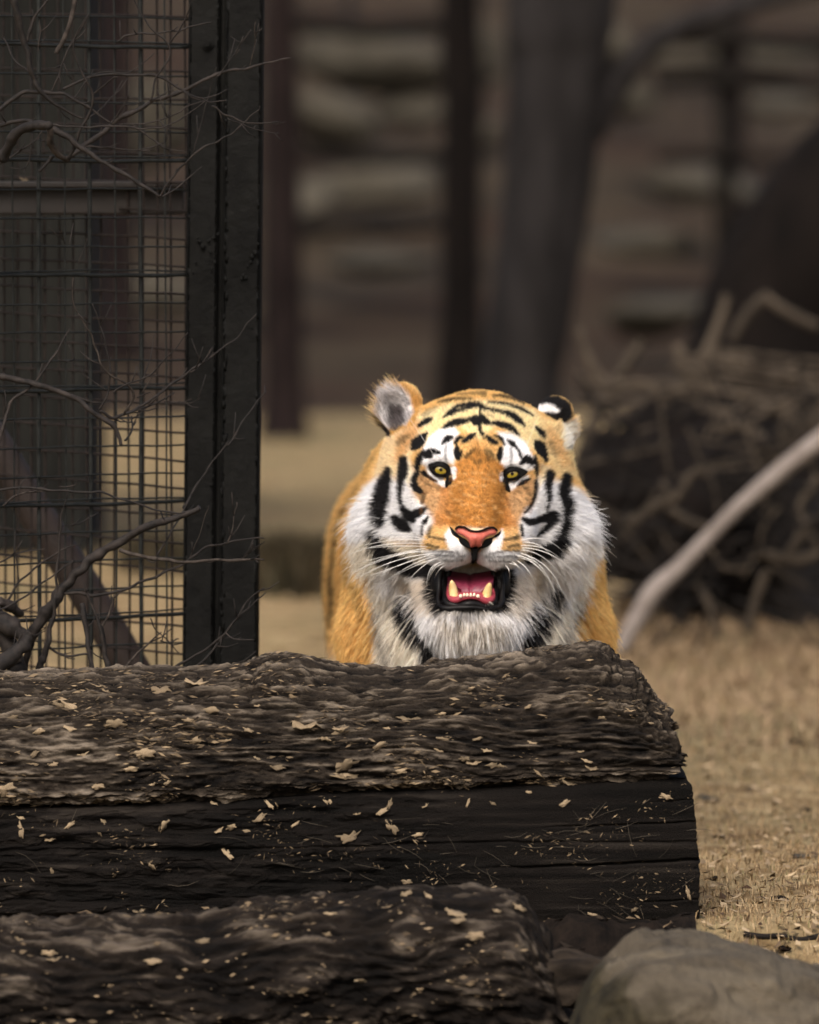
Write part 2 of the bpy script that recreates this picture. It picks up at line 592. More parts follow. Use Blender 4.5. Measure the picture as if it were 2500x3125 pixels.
# pale ledges of stone lying on the bank
k = 0
for (px, py, w, h, Y) in [(1120, 185, 460, 150, 56), (1000, 330, 260, 90, 55), (1240, 350, 230, 80, 56), (1130, 570, 420, 130, 52), (960, 600, 160, 80, 51.5),
                          (1990, 975, 230, 120, 43.5), (1980, 745, 300, 90, 48), (2330, 190, 330, 60, 55), (2380, 320, 280, 60, 54), (1900, 300, 150, 120, 55),
                          (1870, 130, 120, 100, 58), (2090, 560, 300, 90, 50), (1160, 800, 330, 60, 47), (420, 420, 330, 200, 52), (480, 900, 240, 160, 47),
                          (1490, 190, 70, 120, 56), (1495, 420, 70, 100, 54)]:
    p = P(px, py, Y)
    W, Hh = w / 2 / FPX * Y, h / 2 / FPX * Y
    me = rock_mesh('ledge', (W * 1.12, W * 0.5 + .1, Hh * 1.15), 100 + k, 14, 3, 0.05 * Hh)
    o = link('stone_ledge', me, M['pale_rock'], None, tuple(p))
    if px < 700:
        lb_, gr_ = 'pale stone ledge on the bank glimpsed through the wire mesh', 'ledges behind the mesh'
    elif px < 1345:
        lb_, gr_ = 'blurred stone ledge among the rails between slim trunk and dark trunk', 'ledges among the left rails'
    elif px < 1520:
        lb_, gr_ = 'small stone ledge in the gap between dark trunk and grey trunk', 'ledges between the trunks'
    elif py > 900:
        lb_, gr_ = 'palest squarish stone block just above the brush pile', None
    else:
        lb_, gr_ = 'blurred stone ledge on the bank under the arching limb', 'ledges under the arching limb'
    tag(o, lb_, 'rock', gr_)
    k += 1

# ------------------------------------------------------------------ grey board shed far behind the cage
shed = empty('board_shed', tuple(P(60, 1690, 23.4) * np.array([1, 1, 0])))
so = np.array(shed.location)
xr = P(268, 1690, 23.4)[0]
bw = 0.085
bme = box_mesh('board', 0, bw - 0.008, 0, 0.02, 0.0, 3.1, 0.003)
bme.materials.append(M['board'])
for i in range(26):
    o = link('board', bme, None, shed, (xr - (i + 1) * bw - so[0], 0.012 * ((i * 7) % 3), 0.0))
wl = box_mesh('frame', xr - 26 * bw - so[0], xr - so[0] - 0.01, 0.06, 1.6, 0.0, 3.05, 0.01)
link('side_wall', wl, M['stick_dark'], shed)
rf = box_mesh('roof', xr - 26.5 * bw - so[0], xr - so[0] + 0.15, -0.25, 1.8, 3.1, 3.18, 0.01)
link('roof', rf, M['rail'], shed)
tag(shed, 'dark grey board shed seen blurred through the wire mesh', 'shed')

# ------------------------------------------------------------------ wire cage: front panel, side panel, corner post, beam, brace
TAUF = 12.15
YL, YR = 12.05, 12.30            # front panel runs slightly away to the right
pl = P(0, 1000, YL)
pr = P(575, 1000, YR)


def cyl_mesh(name, r, L, axis, sides=8, segs=10, wob=0.0, seed=0):
    t = np.linspace(0, L, segs)
    pts = np.zeros((segs, 3))
    pts[:, axis] = t
    if wob:
        rr = np.random.default_rng(seed)
        for a_ in range(3):
            if a_ != axis:
                pts[:, a_] += wob * np.sin(t / L * 9 + rr.uniform(0, 6)) + wob * 0.5 * np.sin(t / L * 31 + rr.uniform(0, 6))
    V, Fc = tube(pts, r, sides)
    return mesh_np(name, V, Fc)


def panel(name, A, B, xs_rel, zs, label, mat, roll=0.0, depth=0.004):
    """A,B: bottom line ends (world x,y); xs_rel: list (metres along, radius); zs: list (height, radius)"""
    A, B = np.array(A, float), np.array(B, float)
    L = np.linalg.norm(B - A)
    root = empty(name, (A[0], A[1], 0))
    ang = math.atan2(B[1] - A[1], B[0] - A[0])
    root.rotation_euler = (0, 0, ang)
    cache = {}
    kz = 0
    for (z, r) in zs:
        key = ('h', round(r, 5), kz % 4)
        if key not in cache:
            cache[key] = cyl_mesh('wire', r, L, 0, 8, 24, 0.0012, kz)
            cache[key].materials.append(mat)
        o = link('rod' if r > 0.003 else 'wire', cache[key], None, root, (0, -depth, z))
        o.rotation_euler = (0, -roll * -1, 0)
        kz += 1
    for i, (x, r) in enumerate(xs_rel):
        key = ('v', round(r, 5), i % 3)
        if key not in cache:
            cache[key] = cyl_mesh('wire', r, 2.6, 2, 8, 24, 0.0012, 50 + i)
            cache[key].materials.append(mat)
        link('rod' if r > 0.003 else 'wire', cache[key], None, root, (x, depth, 0.0))
    tag(root, label, 'cage panel')
    return root


def z_of(py, Y):
    return P(300, py, Y)[2]


Lf = np.hypot(pr[0] - pl[0], pr[1] - pl[1])
A_f = np.array([pl[0], pl[1]]) - (np.array([pr[0], pr[1]]) - np.array([pl[0], pl[1]])) * 0.55
B_f = np.array([pr[0], pr[1]])
Lf2 = np.linalg.norm(B_f - A_f)
m_per_px = Lf / 575.0
off0 = Lf2 - Lf
vx = []
for i in range(-4, 8):
    x_px = 121 + i * 77.5
    x = off0 + x_px * m_per_px
    if 0 < x < Lf2 - 0.005:
        vx.append((x, 0.0038 if i % 2 == 0 else 0.0016))
hz = []
z0 = z_of(840, TAUF)
step = (z_of(490, TAUF) - z_of(1190, TAUF)) / 8
for i in range(-14, 24):
    z = z0 + i * step
    if 0.02 < z < 2.55:
        if i % 4 == 0:
            hz.append((z, 0.0036))
            hz.append((z + 0.0075, 0.0016))
        else:
            hz.append((z, 0.0017))
panel('cage_panel', A_f, B_f, vx, hz, 'grey-green welded wire mesh panel joined to the dark post', M['wire'])

# side panel: starts at the post and recedes to the left
pb = P(585, 1000, 12.42)
dirb = np.array([-1.0, 0.92])
dirb /= np.linalg.norm(dirb)
A_b = np.array([pb[0], pb[1]]) + dirb * 0.95
B_b = np.array([pb[0], pb[1]])
vxb = [(0.95 - 0.02 - i * 0.0365, 0.0022) for i in range(25)]
hzb = [(0.09 + i * 0.0505, 0.0021) for i in range(50)]
panel('cage_panel', A_b, B_b, vxb, hzb, 'rust brown wire mesh panel receding behind the grey-green mesh', M['wire_rust'], roll=0.03)
for i in range(0):
    pass

# corner post: two steel uprights side by side, a weld seam, bolt
post_c = P(685, 2030, 12.28)
post = empty('corner_post', (post_c[0], 12.28, 0))
po = np.array([post_c[0], 12.28, 0])


def upright(pxa_top, pxb_top, pxa_bot, pxb_bot, Y, dep, nm):
    import bmesh
    # rectangular tube with slightly rounded edges, lumpy paint
    ptop, pbot = z_of(-60, Y) + 0.9, -0.02
    a0, b0 = P(pxa_top, 0, Y)[0], P(pxb_top, 0, Y)[0]
    a1, b1 = P(pxa_bot, 2030, Y)[0], P(pxb_bot, 2030, Y)[0]
    za, zb_ = z_of(0, Y), z_of(2030, Y)
    nz, nu = 300, 26
    V = []
    t = np.linspace(0, 1, nz)
    z = ptop + (pbot - ptop) * t
    s = (za - z) / (za - zb_)
    xa = a0 + (a1 - a0) * s
    xb = b0 + (b1 - b0) * s
    prof = []
    rr_ = 0.006
    cor = [(0, 0, 180), (1, 0, 270), (1, 1, 0), (0, 1, 90)]
    for (cu, cv, a_) in cor:
        for q in (0, 30, 60, 90):
            ang = R(a_ + q)
            prof.append((cu, cv, math.cos(ang), math.sin(ang)))
        if (cu, cv) == (0, 0):
            for q in np.linspace(0.06, 0.94, 14):
                prof.append((q, 0, 0, -1))
    # order: start at (0,0) corner going along front face to (1,0)
    V = np.zeros((nz, len(prof), 3))
    for j, (cu, cv, ca, sa) in enumerate(prof):
        w = xb - xa
        bx = xa + w * cu + rr_ * (ca + (1 if cu == 0 else -1 if cu == 1 else 0))
        by = Y + dep * cv + rr_ * (sa + (1 if cv == 0 else -1))
        if 0 < cu < 1:
            bx = xa + w * cu
            by = np.full(nz, Y + rr_ * 0)
        V[:, j] = np.stack([bx, np.broadcast_to(by, (nz,)), z], -1)
    VV = V.reshape(-1, 3)
    front = np.exp(-((VV[:, 1] - Y) / 0.01) ** 2)
    nn = fbm(VV * np.array([60, 60, 25]), 4, 7)
    VV[:, 1] -= front * 0.0012 * nn
    npf = len(prof)
    Fq = []
    for i in range(nz - 1):
        for j in range(npf):
            b_ = (j + 1) % npf
            Fq.append((i * npf + j, i * npf + b_, (i + 1) * npf + b_, (i + 1) * npf + j))
    me = mesh_np(nm, VV - po, np.array(Fq))
    return link(nm, me, M['paint'], post)


upright(576, 674, 556, 652, 12.285, 0.06, 'upright')
upright(686, 805, 664, 788, 12.275, 0.07, 'upright')
bk = box_mesh('web', P(660, 1000, 12.3)[0] - po[0] - 0.015, P(690, 1000, 12.3)[0] - po[0] + 0.012, 0.018, 0.05, 0.0, 2.6, 0)
link('web_plate', bk, M['paint'], post)
# weld beads along the groove edge
for i in range(58):
    py = 250 + i * 30 + random.uniform(-8, 8)
    if random.random() < 0.35:
        continue
    s_ = py / 2030
    p = P(694 - 22 * s_ + random.uniform(-1, 10), py, 12.274) - po
    me = rock_mesh('weld', (0.0022, 0.0016, random.uniform(0.004, 0.009)), i, 8, 1, 0.0003)
    link('weld_bead', me, M['paint'], post, tuple(p))
# bolt with washer
bp_ = P(632, 132, 12.283) - po
V, Fc = tube([[0, -0.001, 0], [0, -0.004, 0]], 0.0115, 20)
bo = link('bolt', mesh_np('washer', V, Fc, False), M['paint'], post, tuple(bp_))
V, Fc = tube([[0, -0.004, 0], [0, -0.012, 0]], 0.0068, 6)
link('bolt_head', mesh_np('bolt_head', V, Fc, False), M['paint'], bo)


# curled paint flakes
def flake_mesh(seed, s):
    rr = np.random.default_rng(seed)
    n = 9
    a_ = np.linspace(0, 2 * np.pi, n, endpoint=False)
    r_ = s * rr.uniform(0.5, 1.0, n)
    pts = np.stack([r_ * np.cos(a_) * 0.8, -np.abs(np.sin(a_ + rr.uniform(0, 6))) * s * 0.28, r_ * np.sin(a_)], -1)
    V = np.concatenate([[[0, -0.0004, 0]], pts, pts * 0.97 + np.array([0, 0.0009, 0])])
    Fc = [(0, 1 + i, 1 + (i + 1) % n) for i in range(n)]
    for i in range(n):
        j = (i + 1) % n
        Fc += [(1 + i, 1 + n + i, 1 + n + j), (1 + i, 1 + n + j, 1 + j)]
    return mesh_np('flake', V, np.array(Fc))


for i, (px, py, s) in enumerate([(612, 735, 10), (622, 752, 12), (640, 735, 9), (655, 725, 9), (668, 715, 8), (645, 770, 7), (660, 800, 7), (648, 822, 6),
                                 (782, 772, 10), (772, 783, 10), (790, 745, 7), (768, 800, 8), (745, 840, 9), (752, 848, 8), (740, 850, 7), (758, 812, 6),
                                 (600, 800, 6), (592, 830, 5), (605, 725, 6), (790, 1100, 6), (770, 1000, 5), (650, 1480, 6), (640, 1600, 5)]):
    Yf = 12.281 if px < 676 else 12.271
    link('paint_flake', flake_mesh(i, s / FPX * 12.3 * 1.1), M['paint'], post, tuple(P(px - 20 * py / 2030 * 0.4, py, Yf) - po))
tag(post, 'tall dark green-black painted steel corner post of the cage', 'post')

# brown steel beam behind the front mesh, with a lip on top
bl, br_ = P(-220, 600, 12.5), P(566, 604, 12.62)
zt, zb_ = z_of(553, 12.55), z_of(655, 12.55)
beam = empty('steel_beam', ((bl[0] + br_[0]) / 2, 12.56, zb_))
me = box_mesh('beam', -(br_[0] - bl[0]) / 2, (br_[0] - bl[0]) / 2, -0.02, 0.03, 0, zt - zb_ - 0.006, 0.004)
link('web', me, M['beam'], beam)
me = box_mesh('flange', -(br_[0] - bl[0]) / 2, (br_[0] - bl[0]) / 2, -0.045, 0.035, zt - zb_ - 0.0125, zt - zb_, 0.003)
link('flange', me, M['beam'], beam)
tag(beam, 'brown horizontal steel beam crossing behind the wire mesh', 'beam')

# slanting brace behind the mesh
c = px_ctrl([(-90, 1240, 118), (0, 1385, 120), (130, 1600, 120), (260, 1800, 122), (400, 2040, 124), (520, 2240, 126)], 12.95)
V, Fc = tube(c[:, :3] - c[-1, :3] * 1.0, c[:, 3] * 0.92, 16)
o = link('slanting_brace', mesh_np('brace', V, Fc), M['brace'], None, tuple(c[-1, :3]))
tag(o, 'thick dull brown pipe slanting down behind the mesh', 'brace')

# ------------------------------------------------------------------ logs
def proj(V):
    """world points -> photograph pixels"""
    d = np.asarray(V) - np.array([0, 0, CAMZ])
    w = d @ _f
    return np.stack([1250 + FPX * d[:, 0] / w, 1562.5 - FPX * (d @ _u) / w], -1)


def grid_faces(n, m, wrap=True):
    i, j = np.meshgrid(np.arange(n - 1), np.arange(m if wrap else m - 1), indexing='ij')
    i, j = i.ravel(), j.ravel()
    j2 = (j + 1) % m
    return np.stack([i * m + j, i * m + j2, (i + 1) * m + j2, (i + 1) * m + j], -1)


def vnormals(V, F):
    n = np.zeros_like(V)
    a, b, c = V[F[:, 0]], V[F[:, 1]], V[F[:, 2]]
    fn = np.cross(b - a, c - a)
    for k in range(F.shape[1]):
        np.add.at(n, F[:, k], fn)
    return n / (np.linalg.norm(n, axis=1)[:, None] + 1e-12)


def end_cap(V, F, nrow, m, seed, inward=0.02, rings=10):
    """close the right end (last row) with a rough, hollowed face and the left end with a fan"""
    last = V[(nrow - 1) * m:nrow * m]
    ctr = last.mean(0)
    rows = []
    base = len(V)
    for r in range(1, rings + 1):
        t = r / rings
        q = last * (1 - t) + ctr * t
        q = q.copy()
        q[:, 0] = last[:, 0] * (1 - t) + (ctr[0] - inward) * t + 0.006 * noise(q * np.array([10, 60, 60]), seed) * (t < 0.99)
        rows.append(q)
    W = np.concatenate([V] + rows)
    fs = [F]
    j = np.arange(m)
    j2 = (j + 1) % m
    prev = (nrow - 1) * m
    for r in range(rings):
        nb = base + r * m
        fs.append(np.stack([prev + j, prev + j2, nb + j2, nb + j], -1))
        prev = nb
    c0 = len(W)
    W = np.concatenate([W, V[:m].mean(0)[None]])
    fl = np.stack([np.full(m, c0), j2, j, j], -1)
    Ft = np.concatenate([quads_to_tris(np.concatenate(fs)), fl[:, :3]])
    return W, Ft


def interp_px(tab, px):
    tab = np.array(tab, float)
    return np.interp(px, tab[:, 0], tab[:, 1])


# ---- upper weathered log
YC = 11.44
TOP = [(-500, 2052), (0, 2050), (200, 2050), (400, 2043), (600, 2040), (750, 2034), (800, 2018), (840, 2008), (900, 2012), (960, 2022), (1050, 2030), (1180, 2036),
       (1300, 2028), (1450, 2012), (1560, 2000), (1650, 1982), (1760, 1972), (1830, 1972), (1870, 1992), (1900, 2018), (1935, 2020), (1960, 2045), (2000, 2110), (2050, 2170), (2090, 2270)]
BOT = [(-500, 2440), (0, 2440), (400, 2432), (750, 2418), (1000, 2400), (1250, 2388), (1600, 2378), (2090, 2360)]
XEND = [(1972, 1852), (1992, 1876), (2018, 1925), (2030, 1948), (2060, 1968), (2100, 1984), (2120, 1992), (2150, 2032), (2180, 2046), (2235, 2050), (2242, 2064), (2262, 2078), (2300, 2084), (2325, 2080), (2345, 2058), (2360, 2034), (2400, 2030)]


def zpx(py, Y):
    py = np.asarray(py, float)
    d = (1562.5 - py) / FPX
    dy = _u[1] * d + _f[1]
    dz = _u[2] * d + _f[2]
    return CAMZ + dz * Y / dy


def xpx(px, py, Y):
    d = (1562.5 - np.asarray(py, float)) / FPX
    dy = _u[1] * d + _f[1]
    return (np.asarray(px, float) - 1250) / FPX * Y / dy


nth_f, nth_b = 270, 60
th = np.concatenate([np.linspace(-0.35, math.pi / 2 + 0.55, nth_f), np.linspace(math.pi / 2 + 0.6, 2 * math.pi - 0.4, nth_b)])
# th: 0 = straight up, pi/2 = front (towards camera), pi = bottom
m = len(th)
nu = 820
u = np.linspace(0, 1, nu)
RY = 0.205


def upper_surface(PX, TH):
    top = zpx(interp_px(TOP, PX), YC)
    bot = zpx(interp_px(BOT, PX), 11.25)
    zc = bot + 0.012
    up_ = np.cos(TH)
    fr = np.sin(TH)
    z = np.where(up_ > 0, zc + (top - zc) * np.abs(up_) ** 0.9, zc - 0.035 * np.abs(up_) ** 0.8)
    ysgn = np.sign(fr) * np.abs(fr) ** 0.85
    y = YC - RY * ysgn
    return y, z


pxe_top = interp_px(XEND, 1562.5)
# end position for each angle: iterate (the end row's height decides how far the wood reaches)
pe = np.full(m, 2000.0)
for _ in range(12):
    y_e, z_e = upper_surface(pe, th)
    py_e = proj(np.stack([np.zeros(m), np.full(m, 11.3), z_e], -1))[:, 1]
    pe = 0.5 * pe + 0.5 * interp_px(XEND, py_e)
jag = 10 * noise(np.stack([th * 16, np.zeros(m), np.zeros(m)], -1), 3) + 6 * noise(np.stack([th * 45, np.zeros(m), np.zeros(m)], -1), 5)
back_m = (th > 2.3) | (th < -0.2)
pe = np.where(back_m, np.minimum(pe, 2030), pe) + jag
PX = -480 + (pe[None, :] + 480) * u[:, None] ** 0.94
TH = np.broadcast_to(th[None, :], PX.shape)
yy, zz = upper_surface(PX, TH)
xx = xpx(PX, 2200, 11.32)
V = np.stack([xx, yy, zz], -1).reshape(-1, 3)
F = grid_faces(nu, m)
N0 = -vnormals(V, F)
if (N0[:, 1] * (V[:, 1] - YC)).mean() < 0:
    N0 = -N0
X3 = V.copy()
warp = fbm(X3 * np.array([5, 12, 12]), 2, 21)[:, None] * np.array([0.0, 0.014, 0.014])
Q = X3 + warp
fib = fbm(Q * np.array([7, 85, 85]), 4, 31)
rid = 1 - np.abs(fbm(Q * np.array([5, 40, 40]), 3, 41)) * 2.2
lump = fbm(X3 * np.array([4, 10, 10]), 3, 51)
chip = fbm(Q * np.array([32, 120, 120]), 3, 61)
endness = ss(1500, 2000, PX.ravel())
ter1 = fbm(Q * np.array([11, 62, 62]), 3, 33) * 5
ter2 = fbm(Q * np.array([24, 130, 130]), 2, 37) * 4


def terr(t):
    i_ = np.floor(t)
    return i_ + ss(0.62, 1.0, t - i_)


fl1, fl2 = terr(ter1), terr(ter2)
crk = np.clip(1 - np.abs(fbm(Q * np.array([3.5, 34, 34]), 3, 43)) * 9, 0, 1)
hf = fbm(Q * np.array([26, 330, 330]), 2, 47)
ter3 = fbm(Q * np.array([55, 190, 190]), 2, 49) * 3.5
fl3 = terr(ter3)
D = 0.004 * lump + 0.0020 * fib + 0.0014 * fl1 + 0.0017 * fl2 + 0.0017 * fl3 - 0.0070 * crk + 0.0018 * chip + 0.0021 * hf
grooves = np.clip(1 - np.abs(noise(np.stack([X3[:, 0] * 1.2, TH.ravel() * 13 + 0.8 * lump, np.zeros(len(V))], -1), 71)) * 3.5, 0, 1)
D = D - endness * 0.011 * grooves
front = TH.ravel()
# knots
for (kx, ky, kr, kh) in [(870, 2060, 95, 0.014), (1385, 2075, 60, 0.013), (1830, 2010, 45, 0.009), (2000, 2300, 70, 0.008), (300, 2130, 90, 0.006)]:
    pp = proj(V)
    dd = np.hypot((pp[:, 0] - kx) / 1.35, pp[:, 1] - ky) / kr
    D = D + kh * np.exp(-dd ** 2) * (0.7 + 0.5 * fib) * (front > -0.3) * (front < 2.2)
edge = ss(0.0, 0.06, np.minimum(1, (1 - np.broadcast_to(u[:, None], PX.shape).ravel()) * 8))
V = V + N0 * D[:, None]
V, F = end_cap(V, F, nu, m, 5, 0.03)
log_loc = np.array([0.0, YC, 0.0])
ulog_V, ulog_F = V, F
lme = mesh_np('log', V - log_loc, F)
# colour of the wood: raised flakes paler, lower ones darker, streaked along the grain
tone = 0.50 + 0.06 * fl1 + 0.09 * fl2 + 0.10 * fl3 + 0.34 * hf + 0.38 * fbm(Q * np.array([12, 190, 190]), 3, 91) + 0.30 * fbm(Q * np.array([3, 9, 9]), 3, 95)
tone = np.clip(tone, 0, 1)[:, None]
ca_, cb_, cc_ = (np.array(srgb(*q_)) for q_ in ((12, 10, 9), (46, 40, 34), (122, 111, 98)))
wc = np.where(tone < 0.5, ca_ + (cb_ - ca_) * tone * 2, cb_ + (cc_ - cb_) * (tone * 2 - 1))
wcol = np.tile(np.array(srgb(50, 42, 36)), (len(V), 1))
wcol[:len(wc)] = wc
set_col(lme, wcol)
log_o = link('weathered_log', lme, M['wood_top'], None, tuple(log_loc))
tag(log_o, 'big weathered grey-brown log with broken stepped end lying before the tiger', 'log')

# ---- lower dark timber under it
YF = 11.245
prof = []
for t in np.linspace(0, 1, 170):
    prof.append((0, t))            # front face, bottom to top
for t in np.linspace(0.02, 1, 40):
    prof.append((t, 1))            # top, front to back
for t in np.linspace(0.95, 0.0, 20):
    prof.append((1, t))
for t in np.linspace(0.95, 0.05, 20):
    prof.append((t, 0))
prof = np.array(prof)
m2 = len(prof)
nu2 = 520
u2 = np.linspace(0, 1, nu2)
TT = [(-500, 2446), (0, 2448), (200, 2446), (450, 2438), (700, 2424), (850, 2414), (1000, 2405), (1250, 2394), (1500, 2386), (1700, 2374), (1900, 2362), (2060, 2356), (2095, 2358), (2112, 2375), (2140, 2400)]
XE2 = [(2356, 2098), (2366, 2108), (2385, 2113), (2430, 2118), (2500, 2124), (2560, 2128), (2615, 2132), (2628, 2118), (2640, 2134), (2720, 2134), (2800, 2132), (2826, 2128), (2860, 2126)]
fz = prof[:, 1]
zt_end = zpx(2357, YF)
py_end = proj(np.stack([np.zeros(m2), np.full(m2, YF), fz * zt_end], -1))[:, 1]
pe2 = interp_px(XE2, py_end) + 2.0 * noise(np.stack([fz * 60, prof[:, 0] * 3, np.zeros(m2)], -1), 9)
PX2 = -480 + (pe2[None, :] + 480) * u2[:, None]
ztop = zpx(interp_px(TT, np.minimum(PX2, 2100)), YF)
Z2 = ztop * fz[None, :] - 0.01
front_bulge = 0.012 * np.sin(np.pi * np.clip(fz, 0, 1)) ** 0.6
Y2 = YF + prof[None, :, 0] * 0.38 - np.where(prof[None, :, 0] < 0.001, front_bulge[None, :], 0) + 0 * Z2
# round the upper front edge
topr = np.clip((fz - 0.93) / 0.07, 0, 1) ** 2 * 0.012
Y2 = Y2 + np.where(prof[None, :, 0] < 0.001, topr[None, :], 0)
X2 = xpx(PX2, 2600, YF)
V = np.stack([X2, Y2, Z2], -1).reshape(-1, 3)
F = grid_faces(nu2, m2)
isf = np.broadcast_to((prof[:, 0] < 0.03)[None, :], PX2.shape).ravel()
pp = proj(V)
lump = fbm(V * np.array([3, 8, 9]), 3, 121)
fib = fbm(V * np.array([5, 60, 110]), 4, 131)
chip = fbm(V * np.array([30, 60, 90]), 3, 141)
rough_l = 1 - ss(900, 1700, pp[:, 0])
tf1 = fbm(V * np.array([14, 50, 60]), 3, 151) * 4
tf1 = np.floor(tf1) + ss(0.6, 1.0, tf1 - np.floor(tf1))
D = 0.006 * lump + 0.0030 * rough_l * tf1 + (0.0014 + 0.0026 * rough_l) * fib + (0.0008 + 0.003 * rough_l) * chip
for (line, x0, x1, dep, wid) in [([(1300, 2538), (1700, 2524), (2150, 2508)], 1600, 1800, 0.007, 2.6), ([(1300, 2652), (1700, 2644), (2150, 2624)], 1380, 1800, 0.014, 3.6),
                                 ([(1800, 2762), (2150, 2744)], 1900, 2050, 0.005, 2.4), ([(1850, 2455), (2150, 2440)], 1950, 2060, 0.004, 2.4), ([(-500, 2600), (900, 2590), (1400, 2570)], -400, 200, 0.004, 4)]:
    ly = interp_px(line, pp[:, 0]) + 3 * noise(np.stack([pp[:, 0] * 0.02, pp[:, 0] * 0, pp[:, 0] * 0], -1), 4)
    D = D - dep * np.exp(-((pp[:, 1] - ly) / wid) ** 2) * ss(x0, x1, pp[:, 0])
V[:, 1] -= np.where(isf, D, 0)
V[:, 2] += np.where(~isf & (V[:, 2] > 0.15), D * 0.6, 0)
timber_V = V.copy()
timber_F = F
V, F = end_cap(V, F, nu2, m2, 15, 0.006)
tme = mesh_np('timber', V - np.array([0, YF, 0]), F)
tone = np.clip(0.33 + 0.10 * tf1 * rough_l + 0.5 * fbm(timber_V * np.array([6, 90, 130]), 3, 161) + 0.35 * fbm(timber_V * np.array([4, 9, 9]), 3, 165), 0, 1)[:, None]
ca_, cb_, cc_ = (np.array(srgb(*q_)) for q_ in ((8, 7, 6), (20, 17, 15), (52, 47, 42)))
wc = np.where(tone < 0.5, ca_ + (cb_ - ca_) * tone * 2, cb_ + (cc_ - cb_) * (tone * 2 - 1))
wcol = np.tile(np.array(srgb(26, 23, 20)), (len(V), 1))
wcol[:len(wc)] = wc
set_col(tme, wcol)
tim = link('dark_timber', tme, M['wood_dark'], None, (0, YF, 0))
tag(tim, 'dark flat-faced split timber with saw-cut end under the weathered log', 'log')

# ---- small bark covered log in front
YL_ = 10.84
TOP3 = [(-400, 2815), (0, 2800), (250, 2790), (550, 2782), (700, 2758), (900, 2724), (1100, 2706), (1250, 2700), (1450, 2704), (1560, 2718), (1640, 2742), (1690, 2768), (1715, 2800)]
nu3, m3 = 480, 260
u3 = np.linspace(0, 1, nu3)
th3 = np.linspace(0, 2 * math.pi, m3, endpoint=False)
pe3 = 1700 - 20 * np.abs(np.cos(th3)) + 95 * ss(-0.1, 0.75, -np.cos(th3)) + 12 * noise(np.stack([np.cos(th3) * 4, np.sin(th3) * 4, np.zeros(m3)], -1), 8)
PX3 = -420 + (pe3[None, :] + 420) * u3[:, None]
top3 = zpx(interp_px(TOP3, PX3), YL_)
rad3 = 0.13
endr = 1 - 0.25 * ss(0.93, 1.0, u3)[:, None] ** 2
Z3 = top3 - rad3 + rad3 * np.cos(th3)[None, :] * endr
Y3 = YL_ - rad3 * np.sin(th3)[None, :] * endr
X3 = xpx(PX3, 2850, YL_)
V = np.stack([X3, Y3, Z3], -1).reshape(-1, 3)
F = grid_faces(nu3, m3)
C0 = np.stack([X3, np.full_like(X3, YL_), top3 - rad3], -1).reshape(-1, 3)
N0 = V - C0
N0 /= np.linalg.norm(N0, axis=1)[:, None]
wq = V + 0.03 * fbm(V * 9, 2, 201)[:, None]
plates = np.abs(noise(wq * np.array([8, 44, 44]), 211))
plates2 = np.abs(noise(wq * np.array([26, 60, 60]), 221))
tb = fbm(wq * np.array([13, 40, 40]), 3, 251) * 5
tb = np.floor(tb) + ss(0.6, 1.0, tb - np.floor(tb))
btone = np.clip(0.38 + 0.14 * tb + 0.6 * fbm(wq * np.array([22, 130, 130]), 3, 255) + 0.10 * fbm(V * np.array([4, 8, 8]), 2, 257), 0, 1)[:, None]
D = 0.0030 * tb + 0.005 * fbm(V * np.array([3, 12, 12]), 3, 231) + 0.006 * np.clip(plates * 2.4, 0, 1) + 0.006 * np.clip(plates2 * 2, 0, 1) + 0.0045 * fbm(V * np.array([40, 150, 150]), 3, 241) - 0.012
V = V + N0 * D[:, None]
V, F = end_cap(V, F, nu3, m3, 25, 0.02)
blog_V = V
blme = mesh_np('bark_log', V - np.array([0, YL_, 0.0]), F)
ca_, cb_, cc_ = (np.array(srgb(*q_)) for q_ in ((9, 7, 6), (31, 26, 22), (94, 85, 75)))
wc = np.where(btone < 0.5, ca_ + (cb_ - ca_) * btone * 2, cb_ + (cc_ - cb_) * (btone * 2 - 1))
wcol = np.tile(np.array(srgb(40, 34, 29)), (len(V), 1))
wcol[:len(wc)] = wc
set_col(blme, wcol)
blog = link('bark_log', blme, M['bark'], None, (0, YL_, 0))
tag(blog, 'thinner rough-barked log lying in front of the big timber', 'log')

# ---- a broken slab of bark between log and boulder
c = px_ctrl([(1180, 3120, 120), (1400, 3060, 170), (1600, 3000, 180), (1760, 2985, 170), (1880, 2990, 120)], 10.78)
V, Fc = trunk_tube(c, 160, 70, 0.0, 5)
V0 = V.copy()
k_ = 160 * 70
ctr = np.repeat(spline(c, 160)[:, :3], 70, axis=0)
nn = (V[:k_] - ctr)
nn /= np.linalg.norm(nn, axis=1)[:, None]
V[:k_] += nn * (0.012 * (np.abs(noise(V[:k_] * np.array([16, 40, 40]), 5)) * 2.2 - 0.6) + 0.004 * fbm(V[:k_] * np.array([50, 110, 110]), 3, 6))[:, None]
V[:k_, 1] = 10.78 + (V[:k_, 1] - 10.78) * 0.6
slab_t = np.clip(0.4 + 0.7 * fbm(V * np.array([20, 90, 90]), 4, 7), 0, 1)[:, None]
slme = mesh_np('bark_slab', V - np.array([0.2, 10.78, 0]), Fc)
set_col(slme, np.array(srgb(12, 10, 9)) * (1 - slab_t) + np.array(srgb(62, 54, 46)) * slab_t)
o = link('bark_slab', slme, M['bark'], None, (0.2, 10.78, 0))
tag(o, 'broken slab of dark bark wedged between the bark log and the boulder', 'bark')

